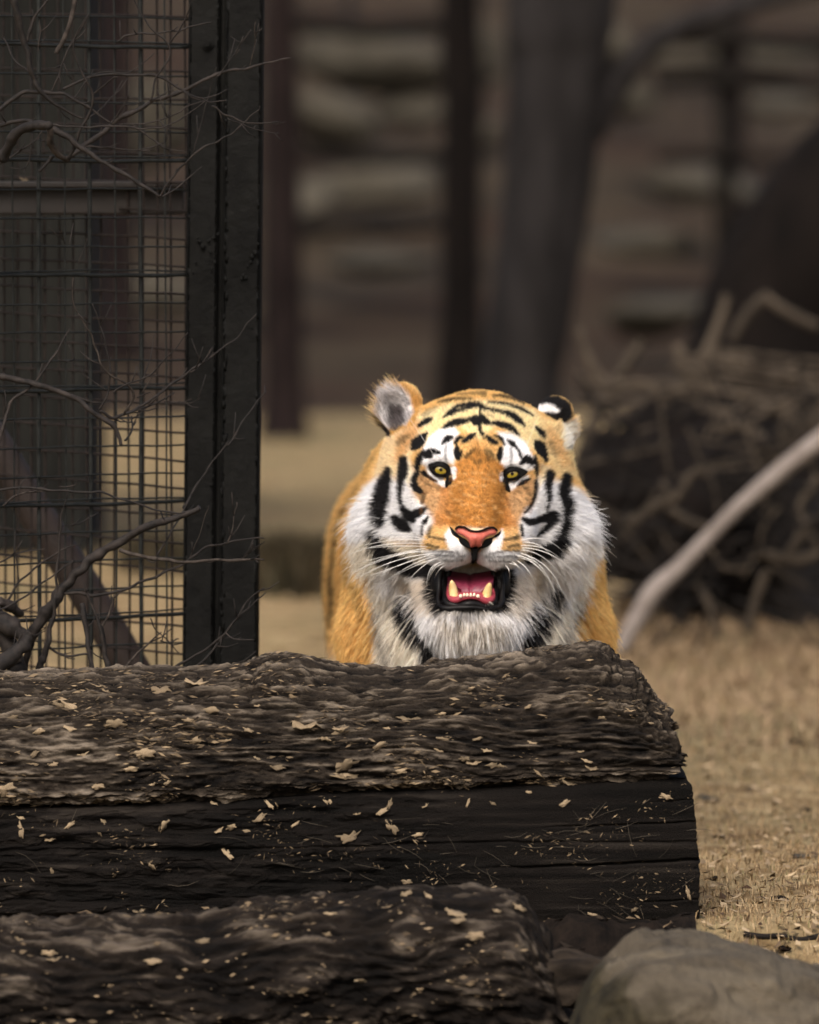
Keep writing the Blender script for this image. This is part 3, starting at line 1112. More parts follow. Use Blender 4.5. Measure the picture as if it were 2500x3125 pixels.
# ---- boulder: a long low block, crest sloping down to the right, broken flank on the left
YB = 10.42
TOPB = [(1712, 3190), (1735, 3140), (1765, 3070), (1795, 3000), (1845, 2945), (1885, 2902), (1925, 2866), (1965, 2850), (2010, 2840), (2100, 2836), (2180, 2843), (2260, 2864), (2400, 2912), (2500, 2944), (2660, 3010), (2800, 3120), (2860, 3190)]
nub, mb = 300, 200
pxb = np.linspace(1716, 2856, nub)
thb = np.linspace(0, 2 * math.pi, mb, endpoint=False)
topb = zpx(interp_px(TOPB, pxb) + 12, YB)
topb = np.convolve(np.pad(topb, 5, mode='edge'), np.ones(11) / 11, 'valid')
zb0 = -0.22
hb = (topb - zb0)
dpt = 0.30 * np.sqrt(np.clip(hb / hb.max(), 0.02, 1))
up_, fr_ = np.cos(thb), np.sin(thb)
ZB = zb0 + hb[:, None] * np.where(up_ > 0, np.abs(up_) ** 0.75, -0.15 * np.abs(up_))[None, :]
YBv = YB + 0.02 - dpt[:, None] * (np.sign(fr_) * np.abs(fr_) ** 0.8)[None, :]
XB = np.broadcast_to(xpx(pxb, 2950, YB)[:, None], ZB.shape)
V = np.stack([XB, YBv, ZB], -1).reshape(-1, 3)
C0 = np.stack([XB, np.full(XB.shape, YB + 0.02), np.broadcast_to((zb0 + 0.5 * hb)[:, None], XB.shape)], -1).reshape(-1, 3)
N0 = V - C0
N0 /= np.linalg.norm(N0, axis=1)[:, None] + 1e-9
fac = fbm(V * np.array([9, 12, 14]), 2, 521) * 3
fac = np.floor(fac) + ss(0.55, 1.0, fac - np.floor(fac))
V = V + N0 * (0.010 * fac + 0.006 * fbm(V * 22, 4, 523) + 0.0016 * fbm(V * 160, 3, 525))[:, None]
F = grid_faces(nub, mb)
V, F = end_cap(V, F, nub, mb, 35, 0.0, 4)
bl_ = np.array([xpx(2240, 2950, YB), YB, 0.0])
bme_ = mesh_np('boulder', V - bl_, F)
bv = V - bl_
bt = np.clip(0.5 + 0.7 * fbm(bv * np.array([8, 22, 30]), 4, 501) + 0.3 * fbm(bv * 110, 3, 503), 0, 1)[:, None]
mx0 = (xpx(1880, 2950, YB) - bl_[0])
moss = ss(-0.015, 0.03, -(bv[:, 0] - mx0) * 0.62 - (bv[:, 2] - zpx(2935, YB)) * 1.0 + 0.05 * fbm(bv * 18, 4, 505))[:, None]
bc = np.array(srgb(54, 48, 40)) * (1 - bt) + np.array(srgb(94, 86, 73)) * bt
mc = np.array(srgb(20, 18, 13)) * (1 - bt) + np.array(srgb(60, 54, 39)) * bt
set_col(bme_, bc * (1 - moss) + mc * moss)
M['boulder'] = mat_attr('lichened_rock', 0.9, 0.15, bump=1.0, bump_scale=110)
bou = link('boulder', bme_, M['boulder'], None, tuple(bl_))
tag(bou, 'smooth grey-brown boulder with a mossy flank beside the timber end', 'rock')


# ------------------------------------------------------------------ dry leaves lying on the logs
def leaf_mesh(seed):
    rr = np.random.default_rng(seed)
    lob = rr.integers(3, 6)
    n = 18
    a_ = np.linspace(0, 2 * np.pi, n, endpoint=False)
    r_ = 0.5 * (0.62 + 0.38 * np.abs(np.cos(a_ * lob / 2 + rr.uniform(0, 1)))) * rr.uniform(0.8, 1.1, n)
    asp = rr.uniform(0.26, 0.5)
    x, y = r_ * np.cos(a_), r_ * np.sin(a_) * asp
    cu, cv = rr.uniform(0.3, 1.2), rr.uniform(-0.9, 0.9)
    z = cu * x * x * 0.6 + cv * y * y * 1.5 + 0.05 * rr.normal(size=n) + 0.02
    pts = np.stack([x, y, z], -1)
    Vv = np.concatenate([[[0, 0, 0.0]], pts, pts - np.array([0, 0, 0.02])])
    Fc = [(0, 1 + i, 1 + (i + 1) % n) for i in range(n)]
    for i in range(n):
        j = (i + 1) % n
        Fc += [(1 + i, 1 + n + i, 1 + n + j), (1 + i, 1 + n + j, 1 + j)]
    me = mesh_np('leaf', Vv, np.array(Fc))
    me.materials.append(M['leaf'])
    return me


LEAF = [leaf_mesh(i) for i in range(10)]


def surf_lookup(Vs, Fs):
    pp = proj(Vs)
    nn = vnormals(Vs, Fs)
    d = np.array([0, 0, CAMZ]) - Vs
    if (np.einsum('ij,ij->i', nn, d)[Vs[:, 1] < Vs[:, 1].mean()]).mean() < 0:
        nn = -nn
    facing = np.einsum('ij,ij->i', nn, d) > 0
    return pp[facing], Vs[facing], nn[facing]


S_up = surf_lookup(ulog_V, ulog_F)
S_ti = surf_lookup(timber_V, timber_F)
S_bl = surf_lookup(blog_V, quads_to_tris(grid_faces(nu3, m3)))


def put_leaf(px, py, size_px, S, label, group, i, ang=None):
    pp, VV, NN = S
    k = np.argmin(np.hypot(pp[:, 0] - px, pp[:, 1] - py) + 3 * np.maximum(VV[:, 1] - 11.4, 0) * 100)
    p, n = VV[k], NN[k]
    n = n + np.array([0, -0.25, 0.25]) + rng.normal(size=3) * 0.18
    n /= np.linalg.norm(n)
    o = bpy.data.objects.new('dry_leaf', LEAF[i % len(LEAF)])
    col.objects.link(o)
    s = size_px / FPX * p[1] * rng.uniform(0.85, 1.15)
    a_ = ang if ang is not None else rng.normal(0, 0.28)
    z = Vector(n)
    x = Vector((math.cos(a_), 0, math.sin(a_)))
    x = (x - z * x.dot(z)).normalized()
    if i % 2:
        x = -x
    y = z.cross(x)
    mt = Matrix((x, y, z)).transposed().to_4x4()
    o.matrix_world = Matrix.Translation(Vector(p + n * 0.0015)) @ mt @ Matrix.Scale(s, 4)
    tag(o, label, 'leaf', group)


b1 = [(470, 232, 80), (770, 250, 100), (930, 215, 110), (150, 278, 60), (555, 405, 120), (690, 550, 110), (935, 488, 70), (905, 390, 70), (20, 720, 110), (165, 555, 60), (165, 600, 80),
      (1460, 420, 150), (1630, 435, 80), (1560, 475, 70), (1650, 600, 130), (1670, 660, 120), (1015, 340, 70), (630, 620, 90), (470, 705, 70), (340, 330, 110), (290, 320, 70), (840, 305, 90), (1230, 320, 40),
      (120, 430, 80), (330, 430, 60), (60, 375, 60), (190, 440, 60), (1190, 440, 50), (1225, 575, 40), (1330, 620, 70), (730, 700, 50), (800, 690, 50), (505, 250, 40), (1090, 490, 50), (400, 560, 60), (250, 600, 50)]
b1t = [(340, 890, 60), (1105, 900, 60), (1245, 860, 80), (1415, 885, 60), (1560, 775, 50), (1680, 955, 115), (1090, 1030, 110), (1045, 925, 60), (730, 1085, 60), (785, 890, 80), (105, 918, 90), (490, 870, 60), (100, 860, 50), (1290, 795, 70),
       (1020, 790, 45), (240, 960, 60), (480, 930, 40), (550, 1130, 30), (250, 1110, 50), (1180, 920, 40)]
b2 = [(360, 355, 120), (700, 495, 60), (600, 525, 50), (520, 440, 80), (660, 440, 60), (225, 468, 80), (490, 490, 60), (740, 555, 90), (1210, 342, 45), (900, 460, 50), (1110, 495, 40), (270, 395, 50), (40, 400, 90), (1165, 570, 65),
      (60, 600, 110), (320, 580, 50), (640, 550, 60), (1140, 540, 60), (880, 300, 40), (500, 330, 40), (1420, 370, 30)]
b2t = [(90, 870, 110), (280, 822, 85), (722, 722, 42), (615, 720, 45), (1040, 720, 60), (430, 735, 40), (130, 770, 45), (270, 725, 50), (240, 760, 60), (10, 715, 40), (400, 860, 60), (880, 672, 30), (1060, 640, 70), (1165, 1210, 60), (345, 1065, 50), (1490, 690, 60), (1580, 1115, 70), (1345, 1185, 40)]
i = 0
for (x, y, s) in b1:
    put_leaf(x / 1.568, 1950 + y / 1.568, s / 1.568 * 1.15, S_up, 'curled tan dry leaf scrap lying on the weathered log', 'leaf scraps on the weathered log', i)
    i += 1
for (x, y, s) in b2:
    put_leaf(1000 + x / 1.4375, 1950 + y / 1.4375, s / 1.4375 * 1.15, S_up, 'curled tan dry leaf scrap lying on the weathered log', 'leaf scraps on the weathered log', i)
    i += 1
for (x, y, s) in b1t:
    put_leaf(x / 1.568, 1950 + y / 1.568, s / 1.568 * 1.1, S_ti, 'dry leaf scrap stuck to the face of the dark timber', 'leaf scraps on the dark timber', i, rng.uniform(-1.4, 1.4))
    i += 1
for (x, y, s) in b2t:
    put_leaf(1000 + x / 1.4375, 1950 + y / 1.4375, s / 1.4375 * 1.1, S_ti, 'dry leaf scrap stuck to the face of the dark timber', 'leaf scraps on the dark timber', i, rng.uniform(-1.4, 1.4))
    i += 1
for (x, y, s) in [(1390, 2790, 90), (1400, 2810, 60), (1585, 2770, 70), (1240, 2730, 60), (1310, 2735, 50), (1010, 2790, 60), (1000, 2850, 50), (150, 2905, 80), (165, 2930, 70), (340, 3005, 40), (620, 2875, 80), (470, 2935, 70), (1520, 2780, 50),
                  (1450, 2860, 90), (1100, 2990, 60), (920, 3030, 40), (60, 2870, 60), (420, 2780, 60)]:
    put_leaf(x, y, s * 0.8, S_bl, 'pale flake of dead leaf caught on the bark log', 'leaf flakes on the bark log', i)
    i += 1
# a leaf on the steel beam
o = link('dry_leaf', LEAF[3], None, None, tuple(P(72, 548, 12.53)))
o.scale = (0.02, 0.02, 0.02)
o.rotation_euler = (0.5, 0.2, 0.3)
tag(o, 'single dry leaf resting on the brown steel beam', 'leaf')


# crumbs of leaf and wood fibre: uncountable
def crumbs(name, S, n, smin, smax, label, cat, sel, elong=3.2, mat='litter', rot=0.25):
    pp, VV, NN = S
    idx = np.nonzero(sel(pp))[0]
    cl_ = np.clip(fbm(VV[idx] * np.array([9, 16, 16]), 3, n % 97) * 1.6 + 0.35, 0.04, 1) ** 2
    k = rng.choice(idx, n, p=cl_ / cl_.sum())
    p, nn = VV[k], NN[k] + rng.normal(size=(n, 3)) * 0.25
    nn /= np.linalg.norm(nn, axis=1)[:, None]
    a_ = rng.normal(0, rot, n)
    x = np.stack([np.cos(a_), np.zeros(n), np.sin(a_)], -1)
    x -= nn * np.einsum('ij,ij->i', x, nn)[:, None]
    x /= np.linalg.norm(x, axis=1)[:, None]
    y = np.cross(nn, x)
    L = (smin + (smax - smin) * rng.random(n) ** 2.5)[:, None]
    W = L / elong * rng.uniform(0.5, 1.5, (n, 1))
    h = 0.0006 + 0.25 * L * rng.random((n, 1))
    v = np.stack([p - x * L * .5 + nn * 0.0004, p - y * W * .5 + nn * h * .7, p + x * L * .5 + nn * h, p + y * W * .5 + nn * h * 0.4], 1).reshape(-1, 3)
    f = np.arange(4 * n).reshape(n, 4)
    loc = p.mean(0)
    me = mesh_np(name, v - loc, f, False)
    tn_ = rng.random((n, 1)) ** 1.6
    cc_ = np.array(srgb(34, 28, 23)) * (1 - tn_) + np.array(srgb(138, 120, 96)) * tn_
    set_col(me, np.repeat(cc_, 4, axis=0))
    o = link(name, me, M[mat], None, tuple(loc))
    tag(o, label, cat, None, 'stuff')


crumbs('leaf_crumbs', S_up, 5200, 0.003, 0.022, 'tiny crumbs of leaf and wood scattered over the weathered log', 'leaf litter', lambda q: q[:, 0] > -100, 5.0)
crumbs('leaf_crumbs', S_ti, 1300, 0.003, 0.014, 'fine bits of straw and leaf clinging to the dark timber', 'leaf litter', lambda q: (q[:, 0] > -100) & (q[:, 1] < 2800), 5.0, 'litter', 0.9)
crumbs('leaf_crumbs', S_bl, 900, 0.004, 0.018, 'crumbs of bark and leaf on the bark log', 'leaf litter', lambda q: (q[:, 0] > -100) & (q[:, 1] < 3200), 2.6)
# pale scratches of straw on the saw-cut end half of the timber
pp, VV, NN = S_ti
for (a0, a1, cnt) in [((1720, 2420), (2110, 2800), 34), ((1300, 2480), (1760, 2680), 20), ((0, 2480), (1300, 2700), 26)]:
    vs_, fs_ = [], []
    for q in range(cnt):
        px, py = rng.uniform(a0[0], a1[0]), rng.uniform(a0[1], a1[1])
        k = np.argmin(np.hypot(pp[:, 0] - px, pp[:, 1] - py))
        p = VV[k] + np.array([0, -0.003, 0])
        an = rng.normal(0, 0.35) if rng.random() < 0.7 else rng.uniform(-1.5, 1.5)
        L = rng.uniform(0.01, 0.06)
        bend = rng.normal(0, 0.25)
        pts = [p + np.array([math.cos(an + bend * t) * L * t, -0.001 * math.sin(3 * t), math.sin(an + bend * t) * L * t]) for t in (0, .33, .66, 1)]
        Vq, Fq = tube(pts, [0.0003, 0.0005, 0.0004, 0.0002], 4, False)
        fs_.append(Fq + sum(len(z) for z in vs_))
        vs_.append(Vq)
    V = np.concatenate(vs_)
    loc = V.mean(0)
    sme_ = mesh_np('straw_bits', V - loc, np.concatenate(fs_))
    set_col(sme_, np.array(srgb(66, 60, 52)) * (0.5 + 0.9 * np.repeat(rng.random((len(V) // 16, 1)), 16, axis=0)))
    o = link('straw_bits', sme_, M['litter'], None, tuple(loc))
    tag(o, 'thin pale straws stuck across the dark timber face', 'straw', None, 'stuff')
# ------------------------------------------------------------------ bare shrub in front of the cage
C4 = [[(10, 930, 46), (100, 780, 44), (200, 730, 40), (285, 738, 38)], [(285, 738, 30), (400, 800, 24), (490, 870, 22), (610, 950, 20), (750, 1030, 17), (930, 1150, 12)],
      [(400, 930, 22), (480, 870, 22), (640, 740, 21), (870, 600, 19), (1000, 570, 17), (1240, 450, 14), (1450, 395, 11), (1700, 340, 7)],
      [(-60, 745, 18), (90, 715, 17), (210, 710, 17), (260, 725, 20)], [(285, 740, 30), (300, 840, 28), (350, 910, 24), (400, 930, 22)],
      [(400, 930, 14), (490, 720, 12), (540, 560, 10), (430, 280, 8), (520, 80, 5)], [(60, -40, 34), (110, 120, 30), (160, 300, 24), (200, 470, 20), (260, 560, 16), (380, 640, 12), (490, 690, 8)],
      [(-60, 690, 20), (100, 560, 18), (210, 535, 17), (330, 540, 15), (430, 575, 13), (530, 640, 11), (650, 720, 8)],
      [(370, 525, 13), (480, 465, 12), (620, 435, 12), (830, 435, 11), (940, 460, 9), (1060, 520, 8), (1180, 570, 7), (1340, 520, 4)],
      [(150, 250, 14), (200, 110, 12), (280, 0, 9), (330, -60, 8)], [(930, 1150, 9), (1010, 1040, 9), (1130, 910, 8), (1300, 810, 7), (1430, 710, 6), (1520, 620, 4)],
      [(500, 860, 9), (620, 860, 8), (800, 880, 6), (880, 890, 4)], [(700, 730, 8), (850, 720, 7), (980, 690, 6), (1060, 650, 4)],
      [(300, 730, 9), (540, 740, 9), (730, 740, 8), (930, 750, 7), (1080, 680, 6), (1200, 590, 4)], [(690, 240, 10), (740, 205, 9), (870, 195, 8), (1000, 180, 7), (1130, 150, 6), (1240, 130, 4)],
      [(780, 740, 8), (890, 810, 7), (960, 860, 6), (1100, 895, 4)], [(330, 310, 22), (390, 190, 22), (430, 60, 20), (440, -60, 22)], [(520, 80, 8), (400, 300, 9), (340, 460, 8), (300, 530, 7)],
      [(880, 590, 10), (920, 450, 9), (990, 290, 8), (860, 130, 7), (770, -40, 5)], [(1240, 620, 8), (1330, 680, 8), (1460, 720, 7), (1640, 715, 5)], [(1330, 690, 6), (1470, 750, 6), (1630, 775, 4)],
      [(980, 290, 8), (1060, 150, 6), (1130, -20, 4)], [(1270, 450, 6), (1380, 300, 5), (1470, 175, 4)], [(1460, 385, 4), (1490, 240, 4), (1495, 130, 3)],
      [(20, 220, 8), (90, 350, 8), (180, 440, 7), (220, 520, 7)], [(-40, 985, 11), (100, 890, 9), (240, 800, 5)], [(950, 1150, 7), (1030, 1100, 6), (1180, 975, 4)], [(1130, 900, 6), (1200, 640, 6), (1270, 390, 4)],
      [(880, 590, 8), (960, 545, 6), (1040, 490, 4)], [(1180, 570, 6), (1230, 600, 6), (1320, 585, 4)], [(640, 740, 7), (700, 650, 6), (760, 560, 4)], [(540, 560, 8), (620, 490, 7), (690, 450, 5)],
      [(220, 300, 6), (240, 180, 5), (230, 120, 4)], [(190, 780, 7), (170, 930, 7), (140, 1010, 5)], [(300, 910, 16), (270, 960, 14), (230, 1000, 12)], [(490, 720, 8), (560, 660, 6), (660, 560, 5), (720, 470, 4)],
      [(430, 575, 6), (560, 430, 6), (760, 420, 5), (900, 310, 4)], [(1060, 650, 5), (1120, 610, 5), (1200, 590, 4)], [(800, 880, 6), (930, 850, 6), (980, 790, 5), (1000, 560, 5), (980, 470, 3)]]
C5 = [[(-60, 945, 28), (60, 965, 27), (250, 1010, 25), (420, 1080, 23), (560, 1165, 20), (660, 1260, 17), (710, 1360, 14)],
      [(580, 1160, 14), (650, 1200, 14), (730, 1175, 13), (880, 1100, 11), (1100, 935, 9), (1200, 870, 7), (1380, 730, 6), (1500, 590, 4)],
      [(730, 1175, 11), (780, 1080, 11), (740, 1000, 10), (620, 930, 8), (560, 790, 8), (510, 680, 7), (440, 540, 6), (430, 380, 4)],
      [(660, 1050, 9), (750, 995, 8), (850, 960, 7), (950, 880, 6), (1100, 700, 4)], [(580, 1150, 10), (630, 1060, 9), (640, 980, 9), (640, 870, 8), (590, 680, 6), (540, 530, 4)],
      [(-30, 1400, 16), (40, 1180, 14), (80, 1090, 12), (200, 1000, 10), (330, 810, 8), (410, 680, 5)], [(820, 1020, 6), (880, 850, 5), (910, 700, 3)],
      [(720, 1180, 8), (900, 1120, 7), (1020, 1050, 5)], [(960, 1105, 6), (1100, 1110, 5), (1170, 1080, 3)], [(1330, 1360, 7), (1450, 1180, 6), (1560, 1040, 4)], [(730, 1330, 10), (775, 1260, 9), (770, 1190, 8)],
      [(620, 1040, 6), (480, 930, 5), (400, 770, 4)], [(460, 300, 4), (510, 150, 4)], [(380, 180, 4), (340, 60, 4)], [(405, 180, 4), (430, 60, 4)], [(420, 1060, 6), (520, 1095, 6), (600, 1110, 4)], [(1110, 930, 5), (1190, 870, 7), (1240, 790, 5)],
      [(800, 1080, 6), (880, 1050, 5)], [(830, 1050, 5), (890, 960, 4)], [(975, 700, 4), (960, 610, 4)]]
C6 = [[(160, 1150, 50), (280, 980, 44), (400, 820, 42), (540, 680, 40), (680, 590, 36), (850, 500, 32), (1000, 440, 29), (1170, 380, 24)],
      [(700, 630, 17), (850, 670, 16), (1000, 688, 14), (1200, 697, 12), (1400, 690, 11), (1545, 687, 8)],
      [(360, 880, 15), (500, 890, 14), (650, 875, 13), (820, 820, 12), (950, 770, 11), (1100, 690, 10), (1200, 620, 9), (1340, 590, 8), (1545, 560, 6)],
      [(-60, 275, 13), (150, 268, 12), (350, 280, 12), (550, 290, 11), (700, 330, 10), (900, 390, 9), (1080, 410, 6)],
      [(1070, 385, 9), (1130, 290, 8), (1220, 150, 7), (1340, -10, 5)], [(920, 660, 7), (1040, 460, 7), (1100, 340, 6)],
      [(1000, 1335, 12), (1200, 1210, 11), (1320, 1110, 9), (1450, 930, 7), (1550, 850, 5)], [(1130, 1335, 10), (1280, 1170, 9), (1400, 1020, 7), (1555, 880, 4)],
      [(1320, 1110, 6), (1380, 1150, 6), (1490, 1155, 3)], [(-60, 1330, 70), (100, 1220, 60), (180, 1120, 48)], [(-60, 1000, 80), (60, 1080, 66), (170, 1150, 48)],
      [(230, 1350, 34), (270, 1200, 26), (310, 1050, 18), (330, 900, 13), (350, 500, 8), (390, 320, 5)], [(260, 1170, 13), (340, 1230, 12), (420, 1250, 11), (520, 1235, 7)],
      [(40, 940, 12), (130, 800, 10), (350, 640, 8), (470, 590, 5)], [(-20, 980, 10), (100, 930, 9), (280, 800, 8), (430, 690, 5)], [(720, 1335, 12), (820, 1220, 9), (945, 1110, 5)],
      [(480, 940, 24), (510, 1150, 20), (540, 1350, 16)], [(590, 1090, 14), (640, 1000, 10), (670, 890, 5)], [(20, 370, 9), (90, 310, 8), (200, 290, 7), (400, 280, 4)], [(-20, 705, 8), (120, 650, 7), (270, 620, 4)],
      [(1110, 670, 4), (1160, 560, 4), (1220, 370, 3)], [(1330, 580, 6), (1360, 490, 5), (1385, 350, 3)], [(1400, 690, 5), (1480, 630, 5), (1550, 580, 3)], [(860, 690, 5), (900, 700, 5), (930, 660, 4)],
      [(200, 1120, 20), (150, 1280, 30), (120, 1400, 34)], [(620, 1200, 18), (600, 1090, 16), (580, 1060, 10)], [(640, 1350, 26), (610, 1200, 20), (560, 1020, 12), (500, 860, 9)],
      [(100, 320, 6), (130, 230, 5), (160, 200, 3)], [(350, 260, 6), (440, 250, 5), (450, 220, 3)], [(360, 490, 5), (450, 480, 5), (575, 410, 4)], [(940, 1160, 5), (1000, 1170, 5), (1045, 1150, 4)], [(880, 1030, 5), (930, 1110, 5), (1045, 1230, 4)],
      [(0, 930, 30), (60, 960, 40), (120, 1010, 34)], [(1180, 1290, 5), (1270, 1310, 5), (1400, 1300, 3)], [(120, 1270, 22), (60, 1300, 24), (-40, 1320, 20)]]


def shrub(sets, label, trunk_rows, Yc, seed):
    rr = np.random.default_rng(seed)
    tr = px_ctrl(trunk_rows, Yc)
    base = tr[-1, :3].copy()
    base[2] = 0
    root = empty('bare_shrub', tuple(base))
    tr[-1, 2] = -0.05
    V, Fc = trunk_tube(tr - np.append(base, 0), 50, 12, 0.06, seed)
    link('stem', mesh_np('stem', V, Fc), M['twig'], root)
    for (rows_set, oy) in sets:
        for bi, rows in enumerate(rows_set):
            w0 = rows[0][2]
            dep = Yc + rr.uniform(-0.10, 0.06)
            slope = rr.normal(0, 0.05)
            ctrl = []
            for q, (x, y, w) in enumerate(rows):
                yy = dep + slope * q / len(rows)
                p = P(x / 1.9167, oy + y / 1.9167, yy)
                ctrl.append((*p, 1.38 * w / 1.9167 / 2 / FPX * yy))
            ctrl = np.array(ctrl)
            n = max(14, 8 * len(rows))
            c_ = spline(ctrl, n)
            t_ = np.linspace(0, 1, n)
            L = np.linalg.norm(c_[-1, :3] - c_[0, :3])
            wob = 0.0016 + 0.004 * min(1, L / 0.6)
            for ax in range(3):
                c_[1:-1, ax] += wob * noise(np.stack([c_[1:-1, 0] * 45, c_[1:-1, 2] * 45, np.full(n - 2, bi * 3.1 + ax * 9)], -1), seed)
            # nodes: small swellings where buds sit
            node = 1 + 0.35 * np.clip(noise(np.stack([t_ * L * 60, np.full(n, bi), np.zeros(n)], -1), seed + 1) - 0.45, 0, 1) * 2
            rad = np.maximum(c_[:, 3] * node, 0.0007)
            V, Fc = tube(c_[:, :3] - base, rad, 9 if w0 > 14 else 6)
            if w0 > 20:
                k_ = len(c_) * 9
                cc = np.repeat(c_[:, :3] - base, 9, axis=0)
                V[:k_] += (V[:k_] - cc) * 0.35 * fbm(V[:k_] * 90, 3, bi)[:, None]
            big = w0 > 12
            pale = (rr.random() < 0.12) or (rows_set is C4 and bi in (4, 16))
            b_o = link('branch' if big else 'twig', mesh_np('branch', V, Fc), M['twig_pale' if pale else 'twig'], root)
            # little side spurs
            if L > 0.05:
                for s_ in range(int(rr.integers(1, 5))):
                    k = int(rr.integers(2, n - 1))
                    q0 = c_[k, :3]
                    tg = c_[k, :3] - c_[k - 1, :3]
                    tg /= np.linalg.norm(tg) + 1e-9
                    e = tg + rr.normal(size=3) * np.array([0.6, 0.3, 0.6])
                    e /= np.linalg.norm(e)
                    l_ = rr.uniform(0.008, 0.045)
                    pts = np.array([q0, q0 + e * l_ * .5, q0 + e * l_ + np.array([0, 0, l_ * .2])]) - base
                    V, Fc = tube(pts, [min(rad[k], 0.0014), 0.0011, 0.0008], 5)
                    link('spur', mesh_np('spur', V, Fc), M['twig'], b_o)
    tag(root, label, 'shrub', 'bare shrubs by the cage')


shrub([(C4, 0), (C5, 650)], 'tall leafless shrub with long forking twigs across the upper mesh', [(-40, -100, 40), (-70, 400, 60), (-90, 1000, 75), (-110, 1700, 90), (-130, 2760, 110)], 11.92, 3)
shrub([(C6, 1350)], 'low leafless shrub tangle rising from behind the weathered log', [(-40, 1850, 44), (40, 2000, 60), (70, 2200, 70), (80, 2760, 80)], 11.90, 5)
# cut stub of a hook-shaped vine at the left edge
# ------------------------------------------------------------------ brush pile on the right
def stick(rows, Y, mat, label, group=None, name='fallen_branch', seed=0, rough=0.06):
    c = px_ctrl(rows, Y)
    b = c[-1, :3].copy()
    V, Fc = trunk_tube(c - np.append(b, 0), max(16, 6 * len(rows)), 9, rough, seed)
    o = link(name, mesh_np(name, V, Fc), mat, None, tuple(b))
    tag(o, label, 'branch', group)
    return o


stick([(2640, 1240, 66), (2500, 1345, 60), (2360, 1455, 54), (2230, 1570, 46), (2090, 1715, 50), (2000, 1800, 64), (1950, 1880, 58), (1890, 1985, 46)], 17.6, M['stick_pale'],
      'long pale bleached branch leaning across the front of the brush pile', seed=4)
thin = [([(1768, 1000, 26), (1800, 1100, 30), (1850, 1170, 34), (1905, 1215, 30)], 19.6), ([(1960, 1040, 36), (1900, 1130, 40), (1840, 1230, 42), (1800, 1330, 44), (1760, 1450, 46)], 19.4),
        ([(1890, 1230, 34), (1860, 1330, 36), (1820, 1430, 36), (1790, 1560, 34)], 19.3), ([(2220, 900, 26), (2190, 1000, 34), (2150, 1090, 44), (2080, 1170, 46), (2000, 1230, 40), (1930, 1260, 34)], 19.7),
        ([(2070, 1050, 28), (2085, 1110, 34), (2110, 1150, 30)], 19.6), ([(2170, 1090, 40), (2165, 1180, 44), (2140, 1260, 46), (2110, 1300, 40)], 19.5), ([(2340, 900, 32), (2280, 960, 34), (2230, 1040, 30)], 19.9),
        ([(2500, 1000, 30), (2400, 950, 30), (2330, 900, 26)], 19.9), ([(2010, 1175, 50), (2050, 1180, 50), (2080, 1190, 40)], 19.2), ([(2210, 1090, 36), (2270, 1090, 38), (2285, 1130, 30)], 19.4),
        ([(2040, 1550, 30), (2100, 1590, 30), (2160, 1610, 26)], 17.9), ([(1900, 1600, 26), (1960, 1570, 30), (2040, 1520, 28)], 18.0), ([(2480, 1580, 26), (2440, 1640, 28), (2400, 1700, 26)], 17.8),
        ([(2330, 1690, 30), (2420, 1710, 34), (2500, 1690, 30)], 17.8), ([(2340, 1740, 30), (2310, 1820, 30), (2280, 1930, 28)], 17.8), ([(2500, 1450, 24), (2440, 1560, 26), (2500, 1680, 26)], 17.9),
        ([(2020, 1470, 24), (2060, 1520, 26), (2120, 1440, 26), (2170, 1450, 22)], 18.1), ([(2150, 1810, 24), (2180, 1890, 26), (2190, 1950, 24)], 17.8), ([(2200, 1280, 36), (2280, 1310, 40), (2350, 1360, 30)], 18.8)]
for i, (rows, Y) in enumerate(thin):
    stick(rows, Y, M['stick'], 'blurred dead tan branch sticking out of the brush pile', 'dead branches of the brush pile', seed=i)
rr = np.random.default_rng(19)
for i in range(60):
    x, y = rr.uniform(1820, 2640), rr.uniform(1130, 1900)
    if 1850 < x < 2180 and 1300 < y < 1420:
        continue
    a_ = rr.normal(0.0, 0.7)
    L = rr.uniform(150, 420)
    w = rr.uniform(12, 26)
    rows = [(x + math.cos(a_) * L * t + rr.normal(0, 14), y + math.sin(a_) * L * t + rr.normal(0, 14), w * (1 - .4 * abs(t))) for t in (-.5, -.2, .15, .5)]
    dark = y > 1300 and rr.random() < 0.72
    stick(rows, rr.uniform(18.2, 19.6), M['stick_dark'] if dark else M['stick'],
          'dark tangled dead branch inside the brush pile' if dark else 'blurred dead tan branch sticking out of the brush pile',
          'dark branches of the brush pile' if dark else 'dead branches of the brush pile', seed=i)
for i in range(110):
    x, y = rr.uniform(1800, 2640), 1960 - 760 * rr.random() ** 0.8
    a_ = rr.uniform(-1.5, 1.5)
    L = rr.uniform(120, 380)
    w = rr.uniform(6, 15)
    rows = [(x + math.cos(a_) * L * t + rr.normal(0, 9), y + math.sin(a_) * L * t + rr.normal(0, 9), w * (1 - .4 * abs(t))) for t in (-.5, -.2, .15, .5)]
    rows = [(q[0], min(q[1], 1985), q[2]) for q in rows]
    pale = rr.random() < 0.22
    stick(rows, rr.uniform(17.7, 18.6), M['stick'] if pale else M['stick_dark'], 'thin pale twig poking out across the face of the brush pile' if pale else 'thin dark twig criss-crossing the face of the brush pile',
          'thin pale twigs of the brush pile' if pale else 'thin dark twigs of the brush pile', seed=i, rough=0.03)
# horizontal thin sticks on top right
for i in range(16):
    y = 1090 + i * 17 + rr.normal(0, 8)
    x0 = rr.uniform(2040, 2250)
    stick([(x0, y - 30, 12), (x0 + 200, y, 15), (2480, y + 24 + rr.normal(0, 12), 15), (2680, y + 40, 12)], rr.uniform(18.9, 19.5), M['stick'],
          'thin straight dead stick lying flat along the top of the brush pile', 'flat sticks on the brush pile', seed=i)
